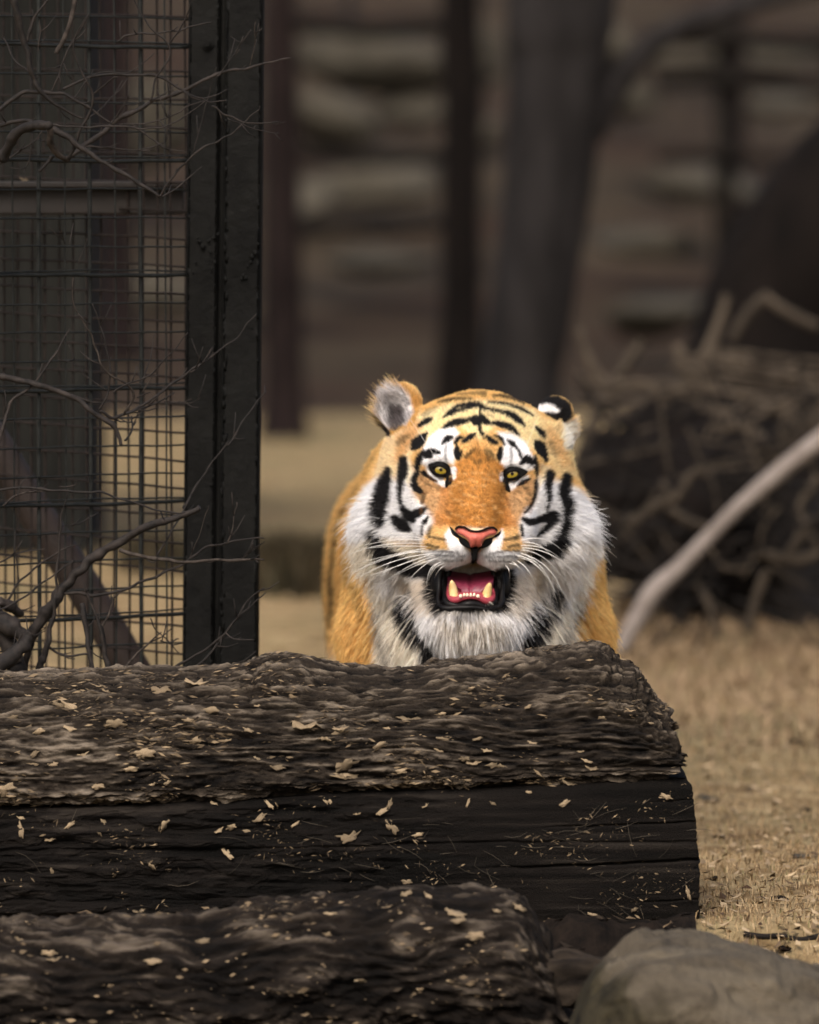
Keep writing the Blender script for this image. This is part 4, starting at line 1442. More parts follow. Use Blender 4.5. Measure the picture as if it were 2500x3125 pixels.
# dark mound of rotting wood at the core
for (px, py, w, h, Y, sd_, lb) in [(2010, 1560, 430, 600, 19.3, 5, 'black rotting stump in the brush pile close to the tiger'), (2360, 1700, 700, 520, 19.5, 6, 'low dark heap of rotting wood behind the leaning pale branch')]:
    p = P(px, py, Y)
    W, Hh = w / 2 / FPX * Y, h / 2 / FPX * Y
    me = rock_mesh('stump', (W * 0.95, 0.45, Hh * 0.98), sd_, 22, 5, 0.16)
    o = link('rotting_stump', me, M['stick_dark'] if sd_ == 6 else M['trunk_dark'], None, tuple(p))
    tag(o, lb, 'stump')

# ------------------------------------------------------------------ dry grass
def blades(n, gen, hmin, hmax, name, label, cols, kind='stuff', cat='grass', lean=1.3, wid=0.0035):
    x, y = gen(n)
    n = len(x)
    z = ground_h(x, y)
    h = rng.uniform(hmin, hmax, n)
    a_ = rng.uniform(0, 2 * np.pi, n)
    le = rng.uniform(0.1, 1, n) * lean * h
    w = rng.uniform(0.6, 1.4, n) * wid
    wa = rng.uniform(0, np.pi, n)
    dx, dy = np.cos(wa) * w, np.sin(wa) * w
    b0 = np.stack([x - dx, y - dy, z - .004], -1)
    b1_ = np.stack([x + dx, y + dy, z - .004], -1)
    mx, my, mz = x + np.cos(a_) * le * .35, y + np.sin(a_) * le * .35, z + h * .6
    m0 = np.stack([mx - dx * .7, my - dy * .7, mz], -1)
    m1 = np.stack([mx + dx * .7, my + dy * .7, mz], -1)
    t = np.stack([x + np.cos(a_) * le, y + np.sin(a_) * le, z + h * rng.uniform(.7, 1, n)], -1)
    V = np.stack([b0, b1_, m1, m0, t], 1).reshape(-1, 3)
    i5 = np.arange(n)[:, None] * 5
    F = np.concatenate([i5 + np.array([[0, 1, 2]]), i5 + np.array([[0, 2, 3]]), i5 + np.array([[3, 2, 4]])])
    me = mesh_np(name, V, F)
    ck = np.array(cols)
    pick = fbm(np.stack([x * 0.9, y * 0.5, np.zeros(n)], -1), 3, 77) * 0.9 + rng.normal(0, 0.28, n)
    idx = np.clip(((pick + 1) / 2 * len(ck)), 0, len(ck) - 1).astype(int)
    c = ck[idx] * rng.uniform(0.85, 1.12, (n, 1))
    set_col(me, np.repeat(c, 5, axis=0))
    o = link(name, me, M['straw'])
    tag(o, label, cat, None, kind)
    return o


def field(n):
    d = 9.6 + (40 - 9.6) * rng.random(n) ** 1.9
    half = 1.45 * 1250 / FPX * d
    x = rng.uniform(-half, half)
    ok = (d > 11.65) | (x > 0.475 + 0.01 * rng.normal(size=n))
    return x[ok], d[ok]


GC = [srgb(80, 62, 46), srgb(134, 113, 84), srgb(158, 137, 106), srgb(118, 110, 76), srgb(138, 115, 88)]
blades(170000, field, 0.005, 0.02, 'dry_grass', 'short trampled straw-coloured grass of the enclosure floor', GC, wid=0.0012)


def edge_f(n):
    d = 14.2 + 6 * rng.random(n) ** 0.55
    px = rng.uniform(1880, 2700, n)
    return (px - 1250) / FPX * d, d


blades(5000, edge_f, 0.012, 0.045, 'tall_dry_grass', 'taller bleached grass along the foot of the brush pile', [srgb(98, 79, 60), srgb(136, 116, 92), srgb(118, 98, 80)], wid=0.004)


# leaf litter strewn over the turf
nl = 5200
d_l = 11.0 + 12 * rng.random(nl) ** 1.5
x_l = np.where(rng.random(nl) < 0.7, rng.uniform(0.47, 1.15, nl) * d_l / 11.5, rng.uniform(-0.95, -0.1, nl) * d_l / 11.5)
okl = (d_l > 11.75) | (x_l > 0.48)
x_l, d_l = x_l[okl], d_l[okl]
nl = len(x_l)
z_l = ground_h(x_l, d_l) + 0.006
a_l = rng.uniform(0, 6.28, nl)
s_l = rng.uniform(0.004, 0.015, nl)
qv = []
for (du, dv, dz) in ((-1, 0, .1), (0, -.45, .5), (1, 0, .9), (0, .45, .3)):
    qv.append(np.stack([x_l + s_l * (du * np.cos(a_l) - dv * np.sin(a_l)), d_l + s_l * (du * np.sin(a_l) + dv * np.cos(a_l)), z_l + s_l * dz * rng.random(nl)], -1))
V = np.stack(qv, 1).reshape(-1, 3)
me = mesh_np('turf_litter', V, np.arange(4 * nl).reshape(nl, 4), False)
tl = rng.random((nl, 1)) ** 1.3
set_col(me, np.repeat(np.array(srgb(60, 44, 32)) * (1 - tl) + np.array(srgb(186, 164, 132)) * tl, 4, axis=0))
tag(link('turf_litter', me, M['straw']), 'brown and pale leaf bits strewn over the dry turf', 'leaf litter', None, 'stuff')

# two dark tussocks beyond the post
for (px, py, w, hgt, nb, lb) in [(905, 1835, 230, .22, 2600, 'dark olive-brown grass tussock between the post and the tiger'), (470, 1760, 150, .16, 1200, 'dark grass tussock seen through the lower mesh')]:
    d = (CAMZ) * FPX / (py - HORIZ)
    cx = (px - 1250) / FPX * d
    sx = w / 2 / FPX * d

    def tus(n, cx=cx, d=d, sx=sx):
        return cx + rng.normal(0, sx * .45, n), d + rng.normal(0, .14, n)
    tuo = blades(nb, tus, hgt * .4, hgt, 'grass_tussock', lb, [srgb(40, 37, 28), srgb(60, 52, 38), srgb(50, 48, 34)], kind=None, cat='tussock', lean=0.8, wid=0.006)

# pebbles and clods in the grass on the right
for i, (px, py, s) in enumerate([(2080, 2225, 42), (2150, 2460, 52), (2450, 2630, 40), (2200, 2560, 30), (2350, 2170, 50), (2300, 2420, 34), (2430, 2280, 40), (2180, 2700, 28), (2380, 2760, 44), (2460, 2480, 36), (2260, 2300, 26), (2400, 2850, 30)]):
    d = CAMZ * FPX / (py - HORIZ)
    p = P(px, py, d)
    r_ = s / 2 / FPX * d
    me = rock_mesh('clod', (r_, r_ * .8, r_ * .5), 300 + i, 10, 3, 0.003)
    pale = i in (0, 1, 2, 5)
    o = link('pebble' if pale else 'soil_clod', me, M['pale_rock'] if pale else M['soil'], None, (p[0], d, gz_at(p[0], d) + r_ * .25))
    tag(o, 'small pale stone lying in the dry grass' if pale else 'dark clod of soil in the dry grass', 'stone' if pale else 'clod', 'small stones in the grass' if pale else 'soil clods in the grass')
stick([(2270, 2850, 7), (2330, 2858, 12), (2380, 2856, 11), (2440, 2868, 12), (2520, 2852, 8)], 11.12, M['stick_dark'], 'short dark stick on the ground behind the boulder', seed=3, rough=0.22)
# dark litter under the front logs
c0 = P(900, 3150, 9.6)
bmg = []
gxs, gys = np.meshgrid(np.linspace(-1.6, 0.47, 120), np.linspace(8.0, 11.22, 120), indexing='ij')
edge_n = fbm(np.stack([gxs.ravel() * 3, gys.ravel() * 3, np.zeros(gxs.size)], -1), 3, 8)
zz_ = ground_h(gxs.ravel(), gys.ravel()) + 0.010 + 0.05 * np.clip(fbm(np.stack([gxs.ravel() * 11, gys.ravel() * 16, np.zeros(gxs.size)], -1), 4, 18), -0.15, 1)
V = np.stack([gxs.ravel(), gys.ravel(), zz_], -1)
o = link('leaf_mould', mesh_np('leaf_mould', V, grid_faces(120, 120, False)), M['soil'])
tag(o, kind='structure')
# leaf bits on the dark mould between logs and boulder
nl = 1500
x_l, d_l = rng.uniform(-1.1, 0.46, nl), rng.uniform(10.1, 11.2, nl)
k_ = (np.clip((x_l + 1.6) / 2.07 * 119, 0, 119).astype(int) * 120 + np.clip((d_l - 8.0) / 3.22 * 119, 0, 119).astype(int))
z_l = zz_[k_] + 0.004
a_l = rng.uniform(0, 6.28, nl)
s_l = rng.uniform(0.004, 0.016, nl)
qv = []
for (du, dv, dz) in ((-1, 0, .1), (0, -.45, .5), (1, 0, .9), (0, .45, .3)):
    qv.append(np.stack([x_l + s_l * (du * np.cos(a_l) - dv * np.sin(a_l)), d_l + s_l * (du * np.sin(a_l) + dv * np.cos(a_l)), z_l + s_l * dz * rng.random(nl)], -1))
me = mesh_np('mould_litter', np.stack(qv, 1).reshape(-1, 3), np.arange(4 * nl).reshape(nl, 4), False)
tl = rng.random((nl, 1)) ** 2.2
set_col(me, np.repeat(np.array(srgb(30, 24, 19)) * (1 - tl) + np.array(srgb(120, 102, 80)) * tl, 4, axis=0))
tag(link('mould_litter', me, M['straw']), 'dead leaf bits on the dark mould between the logs and boulder', 'leaf litter', None, 'stuff')
# ------------------------------------------------------------------ tiger
# local frame: X right, Y away from the camera, Z up, origin on the ground under the nose.
# head drawing units ("c"): nose at (870, 990), 0.298 mm each
S_ = 0.000298
TY = 11.9
nose_w = P(1453.9, 1636.5, TY)
ZN = float(nose_w[2])
T0 = np.array([nose_w[0], TY, 0.0])


# the head looks straight up at the lens: its own axis climbs a little
LZ = (CAMZ - ZN) / TY
LX = float(nose_w[0]) / TY


def c3(cx, cy, dep):
    return np.array([(cx - 870) * S_ + dep * LX, dep, (990 - cy) * S_ + ZN - dep * LZ])


# ---- signed distance field on a grid that is finer around the head
def axis(segs):
    out = []
    for a_, b_, h in segs:
        out.append(np.arange(a_, b_ - h * 0.5, h))
    return np.concatenate(out + [[segs[-1][1]]]).astype(np.float32)


AX = axis([(-0.44, -0.27, 0.008), (-0.27, 0.27, 0.0027), (0.27, 0.44, 0.008)])
AY = axis([(-0.04, 0.33, 0.0027), (0.33, 0.6, 0.006), (0.6, 2.75, 0.0125)])
AZ = axis([(-0.03, 0.36, 0.0095), (0.36, 0.92, 0.0027), (0.92, 1.0, 0.008)])
FLD = np.full((len(AX), len(AY), len(AZ)), 0.5, dtype=np.float32)


def region(lo, hi):
    sl = []
    for A, l, h in zip((AX, AY, AZ), lo, hi):
        i0 = max(0, np.searchsorted(A, l) - 1)
        i1 = min(len(A), np.searchsorted(A, h) + 1)
        sl.append(slice(i0, i1))
    return tuple(sl)


def coords(sl):
    return (AX[sl[0]][:, None, None], AY[sl[1]][None, :, None], AZ[sl[2]][None, None, :])


def put(d, sl, k, sub=False):
    f = FLD[sl]
    if sub:
        d = -d
        h = np.maximum(k - np.abs(f - d), 0) / k
        FLD[sl] = np.maximum(f, d) + h * h * k * 0.25
    else:
        h = np.maximum(k - np.abs(f - d), 0) / k
        FLD[sl] = np.minimum(f, d) - h * h * k * 0.25


def ell_d(c, r, rot=None, sl=None):
    X, Y, Z = coords(sl)
    x, y, z = X - c[0], Y - c[1], Z - c[2]
    if rot is not None:      # roll about Y (image plane) in radians
        ca, sa = math.cos(rot), math.sin(rot)
        x, z = ca * x + sa * z, -sa * x + ca * z
    q0 = np.sqrt((x / r[0]) ** 2 + (y / r[1]) ** 2 + (z / r[2]) ** 2)
    q1 = np.sqrt((x / r[0] ** 2) ** 2 + (y / r[1] ** 2) ** 2 + (z / r[2] ** 2) ** 2) + 1e-6
    return (q0 * (q0 - 1) / q1).astype(np.float32)


def E(c, r, k=0.03, rot=None, sub=False):
    c = np.asarray(c, float)
    m_ = max(r) + k + 0.02
    sl = region(c - m_, c + m_)
    put(ell_d(c, r, rot, sl), sl, k, sub)


def Cn(a_, ra, b_, rb, k=0.03):
    a_, b_ = np.asarray(a_, float), np.asarray(b_, float)
    m_ = max(ra, rb) + k + 0.02
    sl = region(np.minimum(a_, b_) - m_, np.maximum(a_, b_) + m_)
    X, Y, Z = coords(sl)
    ab = b_ - a_
    t = ((X - a_[0]) * ab[0] + (Y - a_[1]) * ab[1] + (Z - a_[2]) * ab[2]) / (ab @ ab)
    t = np.clip(t, 0, 1)
    d = np.sqrt((X - a_[0] - t * ab[0]) ** 2 + (Y - a_[1] - t * ab[1]) ** 2 + (Z - a_[2] - t * ab[2]) ** 2) - (ra + (rb - ra) * t)
    put(d.astype(np.float32), sl, k)


# trunk of the body
Cn((0.012, 0.62, 0.50), 0.196, (0.004, 1.05, 0.50), 0.202, 0.06)
Cn((0.004, 1.05, 0.50), 0.202, (-0.04, 1.62, 0.50), 0.19, 0.06)
E((0.0, 0.62, 0.56), (0.185, 0.24, 0.20), 0.06)           # withers
E((-0.06, 1.72, 0.52), (0.19, 0.24, 0.20), 0.06)           # croup
Cn(c3(868, 760, 0.36), 0.135, (0.0, 0.62, 0.50), 0.20, 0.06)   # neck
E((0.0, 0.46, 0.36), (0.165, 0.14, 0.18), 0.06)            # chest
E(c3(868, 1480, 0.34), (0.135, 0.09, 0.13), 0.05)          # front of the chest ruff
E((-0.135, 0.68, 0.60), (0.075, 0.16, 0.155), 0.05)       # shoulder blades
E((0.125, 0.68, 0.59), (0.075, 0.16, 0.15), 0.05)
E((-0.155, 0.58, 0.44), (0.075, 0.15, 0.22), 0.05)         # shoulders
E((0.168, 0.56, 0.43), (0.062, 0.14, 0.22), 0.05)
# forelegs and paws
for (xs_, y0, y1, sg) in ((-0.155, 0.55, 0.46, -1), (0.165, 0.54, 0.66, 1)):
    Cn((xs_, y0, 0.40), 0.085, (xs_ + 0.005 * sg, (y0 + y1) / 2 + 0.03, 0.22), 0.062, 0.04)
    Cn((xs_ + 0.005 * sg, (y0 + y1) / 2 + 0.03, 0.22), 0.062, (xs_, y1, 0.075), 0.05, 0.03)
    E((xs_, y1 - 0.04, 0.045), (0.062, 0.085, 0.045), 0.03)
    for q in (-0.036, -0.012, 0.012, 0.036):
        E((xs_ + q, y1 - 0.115 + 0.012 * (abs(q) > 0.02), 0.03), (0.018, 0.03, 0.026), 0.012)
# hind legs: thigh, shank, hock, foot
for (xs_, y0, sg) in ((-0.20, 1.72, -1), (0.02, 1.62, 1)):
    E((xs_, y0, 0.42), (0.085, 0.16, 0.20), 0.05)
    Cn((xs_, y0 - 0.10, 0.30), 0.075, (xs_, y0 + 0.13, 0.22), 0.05, 0.04)
    Cn((xs_, y0 + 0.13, 0.22), 0.045, (xs_, y0 + 0.06, 0.06), 0.042, 0.03)
    E((xs_, y0 - 0.01, 0.042), (0.056, 0.09, 0.042), 0.03)
    for q in (-0.034, -0.011, 0.011, 0.034):
        E((xs_ + q, y0 - 0.085, 0.028), (0.017, 0.028, 0.024), 0.012)
# tail
tp = [(-0.09, 1.9, 0.60, 0.05), (-0.09, 2.02, 0.52, 0.042), (-0.07, 2.12, 0.38, 0.038), (-0.03, 2.22, 0.27, 0.035), (0.03, 2.36, 0.24, 0.033), (0.08, 2.5, 0.28, 0.030)]
for q in range(len(tp) - 1):
    Cn(tp[q][:3], tp[q][3], tp[q + 1][:3], tp[q + 1][3], 0.03)
# head
E(c3(885, 456, 0.225), (0.114, 0.118, 0.098), 0.05)
for (x, y, dp, r) in [(610, 410, .24, (.060, .07, .054)), (1165, 425, .24, (.058, .07, .052)), (490, 570, .245, (.056, .06, .078)), (1275, 595, .245, (.050, .06, .078)),
                      (610, 700, .195, (.072, .083, .066)), (1135, 712, .195, (.070, .083, .066)), (500, 900, .225, (.084, .078, .088)), (1235, 905, .225, (.080, .078, .088)),
                      (418, 960, .265, (.054, .05, .100)), (1288, 960, .265, (.051, .05, .098))]:
    E(c3(x, y, dp), r, 0.035)
E(c3(655, 520, .137), (.046, .03, .026), .025)            # brows
E(c3(1090, 540, .137), (.045, .03, .026), .025)
Cn(c3(882, 540, .140), .046, c3(868, 900, .060), .043, .025)  # bridge
E(c3(868, 975, .040), (.036, .034, .026), .012)            # nose tip
E(c3(650, 930, .110), (.044, .06, .048), .025)
E(c3(1078, 940, .110), (.044, .06, .048), .025)
E(c3(708, 1115, .080), (.036, .04, .021), .014)
E(c3(990, 1120, .080), (.034, .04, .021), .014)
E(c3(712, 1048, .066), (.050, .050, .0345), .014)          # whisker pads
E(c3(1012, 1053, .066), (.048, .050, .0345), .014)
# lower jaw, dropped
E(c3(838, 1448, .082), (.052, .045, .024), .02)
Cn(c3(600, 1180, .205), .03, c3(722, 1425, .095), .024, .02)
Cn(c3(1112, 1190, .205), .03, c3(962, 1425, .095), .024, .02)
E(c3(838, 1455, .17), (.068, .09, .028), .03)
E(c3(850, 1440, .27), (.12, .09, .11), .04)
E(c3(850, 1570, .235), (.10, .08, .075), .04)                # throat
# mouth hollow
E(c3(838, 1272, .075), (.0485, .105, .0365), .008, sub=True)
# eye sockets
EYES = [(660, 594), (1082, 619)]
for (x, y) in EYES:
    E(c3(x, y, .112), (.0165, .022, .0115), .012, sub=True)
# ears
E(c3(412, 232, .262), (.039, .022, .047), .012, rot=R(-14))
E(c3(372, 236, .240), (.027, .022, .035), .006, rot=R(-14), sub=True)
E(c3(1343, 245, .275), (.0295, .022, .028), .012)
E(c3(1375, 350, .28), (.022, .022, .034), .015)


def surface_nets(f):
    ins = f < 0
    cnt = np.zeros(tuple(s - 1 for s in f.shape), dtype=np.int8)
    for dx in (0, 1):
        for dy in (0, 1):
            for dz in (0, 1):
                cnt += ins[dx:f.shape[0] - 1 + dx, dy:f.shape[1] - 1 + dy, dz:f.shape[2] - 1 + dz]
    act = (cnt > 0) & (cnt < 8)
    I, J, K = np.nonzero(act)
    ids = np.full(act.shape, -1, dtype=np.int32)
    ids[I, J, K] = np.arange(len(I))
    acc = np.zeros((len(I), 3))
    n = np.zeros(len(I))
    cor = [(0, 0, 0), (1, 0, 0), (0, 1, 0), (1, 1, 0), (0, 0, 1), (1, 0, 1), (0, 1, 1), (1, 1, 1)]
    ed = [(0, 1), (2, 3), (4, 5), (6, 7), (0, 2), (1, 3), (4, 6), (5, 7), (0, 4), (1, 5), (2, 6), (3, 7)]
    for a_, b_ in ed:
        ca, cb = cor[a_], cor[b_]
        fa = f[I + ca[0], J + ca[1], K + ca[2]]
        fb = f[I + cb[0], J + cb[1], K + cb[2]]
        mk = (fa < 0) != (fb < 0)
        t = np.where(mk, fa / (fa - fb + 1e-12), 0)
        pa = np.stack([AX[I + ca[0]], AY[J + ca[1]], AZ[K + ca[2]]], -1)
        pb2 = np.stack([AX[I + cb[0]], AY[J + cb[1]], AZ[K + cb[2]]], -1)
        acc += np.where(mk[:, None], pa + (pb2 - pa) * t[:, None], 0)
        n += mk
    V = acc / n[:, None]
    quads = []
    nx2, ny2, nz2 = f.shape
    # edges along x
    a0 = ins[:-1, 1:-1, 1:-1]
    a1 = ins[1:, 1:-1, 1:-1]
    for ax in range(3):
        if ax == 0:
            p, q = ins[:-1, 1:-1, 1:-1], ins[1:, 1:-1, 1:-1]
        elif ax == 1:
            p, q = ins[1:-1, :-1, 1:-1], ins[1:-1, 1:, 1:-1]
        else:
            p, q = ins[1:-1, 1:-1, :-1], ins[1:-1, 1:-1, 1:]
        i, j, k = np.nonzero(p != q)
        flip = p[i, j, k]
        if ax == 0:
            c = [(i, j, k), (i, j + 1, k), (i, j + 1, k + 1), (i, j, k + 1)]
        elif ax == 1:
            c = [(i, j, k), (i, j, k + 1), (i + 1, j, k + 1), (i + 1, j, k)]
        else:
            c = [(i, j, k), (i + 1, j, k), (i + 1, j + 1, k), (i, j + 1, k)]
        qd = np.stack([ids[w] for w in c], -1)
        qd = np.where(flip[:, None], qd, qd[:, ::-1])
        quads.append(qd)
    return V, np.concatenate(quads)


TV, TF = surface_nets(FLD)
# light relaxation
for _ in range(3):
    s_ = np.zeros_like(TV)
    w_ = np.zeros(len(TV))
    for k in range(4):
        np.add.at(s_, TF[:, k], TV[TF[:, (k + 1) % 4]])
        np.add.at(s_, TF[:, k], TV[TF[:, (k + 3) % 4]])
        np.add.at(w_, TF[:, k], 2)
    TV = 0.6 * TV + 0.4 * s_ / w_[:, None]
TN = vnormals(TV, quads_to_tris(TF))
ctr_ = TV.mean(0)
if (np.einsum('ij,ij->i', TN, TV - ctr_)).mean() < 0:
    TN = -TN
    TF = TF[:, ::-1]

# ---- coat: a drawing of the markings in head units
RS = 2.0                       # head units per texel
RW, RH = 900, 940


def poly_mask(pts, soft=10):
    pts = np.array(pts, float)
    yy_, xx_ = np.mgrid[0:RH, 0:RW]
    X, Y = xx_ * RS, yy_ * RS
    ins = np.zeros((RH, RW), bool)
    dist = np.full((RH, RW), 1e9)
    x0, y0 = pts.min(0) - 3 * soft
    x1, y1 = pts.max(0) + 3 * soft
    sl = (slice(max(0, int(y0 / RS)), min(RH, int(y1 / RS) + 2)), slice(max(0, int(x0 / RS)), min(RW, int(x1 / RS) + 2)))
    X, Y = X[sl], Y[sl]
    ins = np.zeros(X.shape, bool)
    dist = np.full(X.shape, 1e9)
    n = len(pts)
    for i in range(n):
        a_, b_ = pts[i], pts[(i + 1) % n]
        ab = b_ - a_
        t = np.clip(((X - a_[0]) * ab[0] + (Y - a_[1]) * ab[1]) / (ab @ ab + 1e-9), 0, 1)
        dist = np.minimum(dist, np.hypot(X - a_[0] - t * ab[0], Y - a_[1] - t * ab[1]))
        cond = (a_[1] > Y) != (b_[1] > Y)
        xi = a_[0] + (Y - a_[1]) / (ab[1] if abs(ab[1]) > 1e-9 else 1e-9) * ab[0]
        ins ^= cond & (X < xi)
    sd_ = np.where(ins, -dist, dist)
    return sl, 1 - ss(-soft, soft, sd_)


def stroke_mask(pts, soft=5):
    pts = np.array(pts, float)
    if len(pts) > 2:
        pts = spline(pts, 6 * len(pts))
    m_ = pts[:, 2].max() + 3 * soft
    x0, y0 = pts[:, :2].min(0) - m_
    x1, y1 = pts[:, :2].max(0) + m_
    sl = (slice(max(0, int(y0 / RS)), max(1, min(RH, int(y1 / RS) + 2))), slice(max(0, int(x0 / RS)), max(1, min(RW, int(x1 / RS) + 2))))
    yy_, xx_ = np.mgrid[sl]
    X, Y = xx_ * RS, yy_ * RS
    sd_ = np.full(X.shape, 1e9)
    for i in range(len(pts) - 1):
        a_, b_ = pts[i, :2], pts[i + 1, :2]
        ab = b_ - a_
        t = np.clip(((X - a_[0]) * ab[0] + (Y - a_[1]) * ab[1]) / (ab @ ab + 1e-9), 0, 1)
        w = (pts[i, 2] + (pts[i + 1, 2] - pts[i, 2]) * t) / 2 * 1.2 + 1.8
        sd_ = np.minimum(sd_, np.hypot(X - a_[0] - t * ab[0], Y - a_[1] - t * ab[1]) - w)
    return sl, 1 - ss(-soft, soft, sd_)


COAT = np.empty((RH, RW, 3))
COAT[:] = srgb(226, 176, 106)


def paint(msk, c, al=1.0):
    sl, m_ = msk
    if m_.size == 0:
        return
    COAT[sl] = COAT[sl] * (1 - al * m_[..., None]) + np.array(c) * (al * m_[..., None])


WHITE, CREAM, TAN, ORANGE, DEEP, BROWN, BLACK = (srgb(*q) for q in ((244, 243, 244), (234, 220, 200), (240, 214, 160), (216, 156, 76), (182, 114, 44), (194, 148, 98), (9, 8, 9)))
# tan forehead, orange crown edge, paler sides
paint(poly_mask([(560, 200), (885, 130), (1200, 190), (1290, 360), (1210, 480), (1000, 330), (885, 420), (760, 330), (560, 440), (480, 340)], 22), TAN)
paint(poly_mask([(520, 150), (885, 100), (1220, 150), (1270, 250), (1060, 195), (885, 185), (700, 205), (540, 260)], 20), srgb(222, 166, 90))
paint(poly_mask([(330, 400), (500, 290), (560, 330), (490, 470), (470, 580), (400, 640), (250, 620)], 25), srgb(236, 204, 158))
paint(poly_mask([(1240, 280), (1440, 330), (1470, 470), (1470, 640), (1340, 640), (1260, 480)], 25), srgb(236, 200, 142))
paint(poly_mask([(400, 400), (520, 300), (560, 310), (500, 420), (440, 520), (390, 560)], 25), srgb(206, 146, 78), 0.8)
paint(poly_mask([(1290, 330), (1380, 420), (1440, 600), (1370, 560), (1290, 440)], 25), srgb(206, 150, 84), 0.6)
# white cheeks and ruff
paint(poly_mask([(470, 560), (505, 620), (500, 730), (560, 820), (600, 890), (560, 960), (540, 1030), (440, 1020), (330, 1010), (230, 1040), (60, 1040), (60, 850), (190, 690), (290, 640), (400, 650)], 38), WHITE)
paint(poly_mask([(1235, 640), (1330, 660), (1450, 700), (1570, 780), (1650, 900), (1620, 1160), (1420, 1160), (1240, 1060), (1140, 1010), (1135, 900), (1175, 850), (1215, 760)], 30), WHITE)
paint(poly_mask([(440, 560), (490, 570), (500, 620), (470, 700), (440, 640)], 12), srgb(236, 214, 176), 0.7)
paint(poly_mask([(1240, 560), (1310, 580), (1290, 640), (1240, 700)], 12), srgb(236, 210, 170), 0.7)
# throat and chest
paint(poly_mask([(60, 1020), (300, 1000), (560, 1060), (700, 1180), (980, 1180), (1150, 1040), (1420, 1060), (1620, 1000), (1590, 1200), (1480, 1500), (1440, 1880), (250, 1880), (215, 1400)], 22), CREAM)
paint(poly_mask([(400, 1120), (600, 1200), (600, 1440), (1060, 1440), (1080, 1180), (1300, 1080), (1560, 1050), (1420, 1350), (1200, 1650), (1160, 1880), (520, 1880), (540, 1650), (390, 1380), (230, 1240)], 30), srgb(240, 236, 234))
paint(poly_mask([(380, 1240), (580, 1240), (620, 1440), (520, 1420), (420, 1340)], 30), srgb(214, 190, 162), 0.7)
paint(poly_mask([(1080, 1240), (1240, 1180), (1280, 1330), (1120, 1480), (1060, 1420)], 30), srgb(222, 202, 178), 0.7)
paint(poly_mask([(620, 1500), (1060, 1500), (1000, 1640), (700, 1640)], 40), srgb(226, 212, 194), 0.7)
# tawny shoulders and flanks at the sides
paint(poly_mask([(-50, 250), (330, 380), (200, 640), (90, 900), (120, 1200), (225, 1230), (250, 1500), (265, 1880), (-50, 1880)], 14), srgb(222, 168, 92))
paint(poly_mask([(1565, 1140), (1790, 1100), (1790, 1880), (1600, 1880), (1540, 1480)], 14), srgb(224, 170, 92))
# brow whites
paint(poly_mask([(545, 560), (550, 480), (590, 400), (650, 355), (740, 340), (770, 380), (730, 430), (745, 520), (735, 565), (690, 560), (640, 585), (590, 590)], 12), WHITE)
paint(poly_mask([(1010, 560), (1030, 440), (990, 370), (1080, 380), (1160, 430), (1205, 520), (1210, 590), (1150, 610), (1090, 590), (1040, 600)], 12), WHITE)
# nose bridge, under-eye
paint(poly_mask([(520, 590), (590, 600), (680, 680), (720, 700), (700, 900), (640, 960), (600, 900), (560, 810), (500, 720), (500, 640)], 14), BROWN)
paint(poly_mask([(1215, 640), (1150, 660), (1070, 700), (1050, 800), (1080, 950), (1130, 900), (1190, 820), (1220, 720)], 14), BROWN)
paint(poly_mask([(750, 560), (870, 470), (1030, 570), (1040, 690), (1060, 850), (1075, 920), (1010, 955), (730, 935), (660, 900), (690, 790), (725, 680)], 16), DEEP)
paint(poly_mask([(770, 560), (870, 420), (1000, 570), (960, 720), (940, 860), (800, 860), (780, 720)], 30), srgb(190, 124, 52), 0.7)
paint(poly_mask([(660, 700), (720, 680), (740, 820), (700, 920), (630, 960), (600, 930), (640, 830)], 22), srgb(186, 120, 56), 0.8)
paint(poly_mask([(1050, 720), (1075, 830), (1110, 930), (1060, 980), (1030, 900), (1030, 780)], 20), srgb(182, 116, 54), 0.8)
# pale fur between cheek and muzzle
paint(stroke_mask([(545, 830, 40), (575, 900, 60), (565, 980, 50)], 26), WHITE, 0.8)
paint(stroke_mask([(1175, 840, 30), (1150, 910, 40), (1150, 990, 40)], 22), WHITE, 0.8)
# muzzle
paint(poly_mask([(560, 990), (620, 920), (700, 960), (720, 1060), (640, 1080), (570, 1070)], 16), srgb(220, 174, 108))
paint(poly_mask([(1020, 1000), (1080, 930), (1130, 990), (1130, 1070), (1060, 1085), (1000, 1060)], 16), srgb(216, 168, 106))
paint(poly_mask([(682, 985), (708, 938), (740, 990), (800, 1050), (850, 1090), (850, 1150), (690, 1205), (600, 1160), (560, 1075), (640, 1068), (710, 1068)], 9), WHITE)
paint(poly_mask([(1030, 985), (1018, 945), (985, 1000), (920, 1055), (870, 1085), (870, 1150), (985, 1205), (1095, 1165), (1135, 1080), (1060, 1078), (1010, 1068)], 9), WHITE)
paint(stroke_mask([(790, 940, 14), (870, 950, 20), (960, 945, 14)], 8), srgb(214, 190, 160), 0.8)
# pale corners of the eyes
for st in ([(583, 592, 18), (610, 632, 26), (650, 660, 32), (678, 682, 24)], [(732, 600, 34), (735, 640, 22)], [(1165, 640, 22), (1115, 668, 26), (1075, 695, 34)], [(1025, 630, 30), (1018, 655, 18)]):
    paint(stroke_mask(st, 7), WHITE)


def t2(p):
    return [(x * .6667 + 383.3, y * .6667 + 57.5, w * .6667) for (x, y, w) in p]


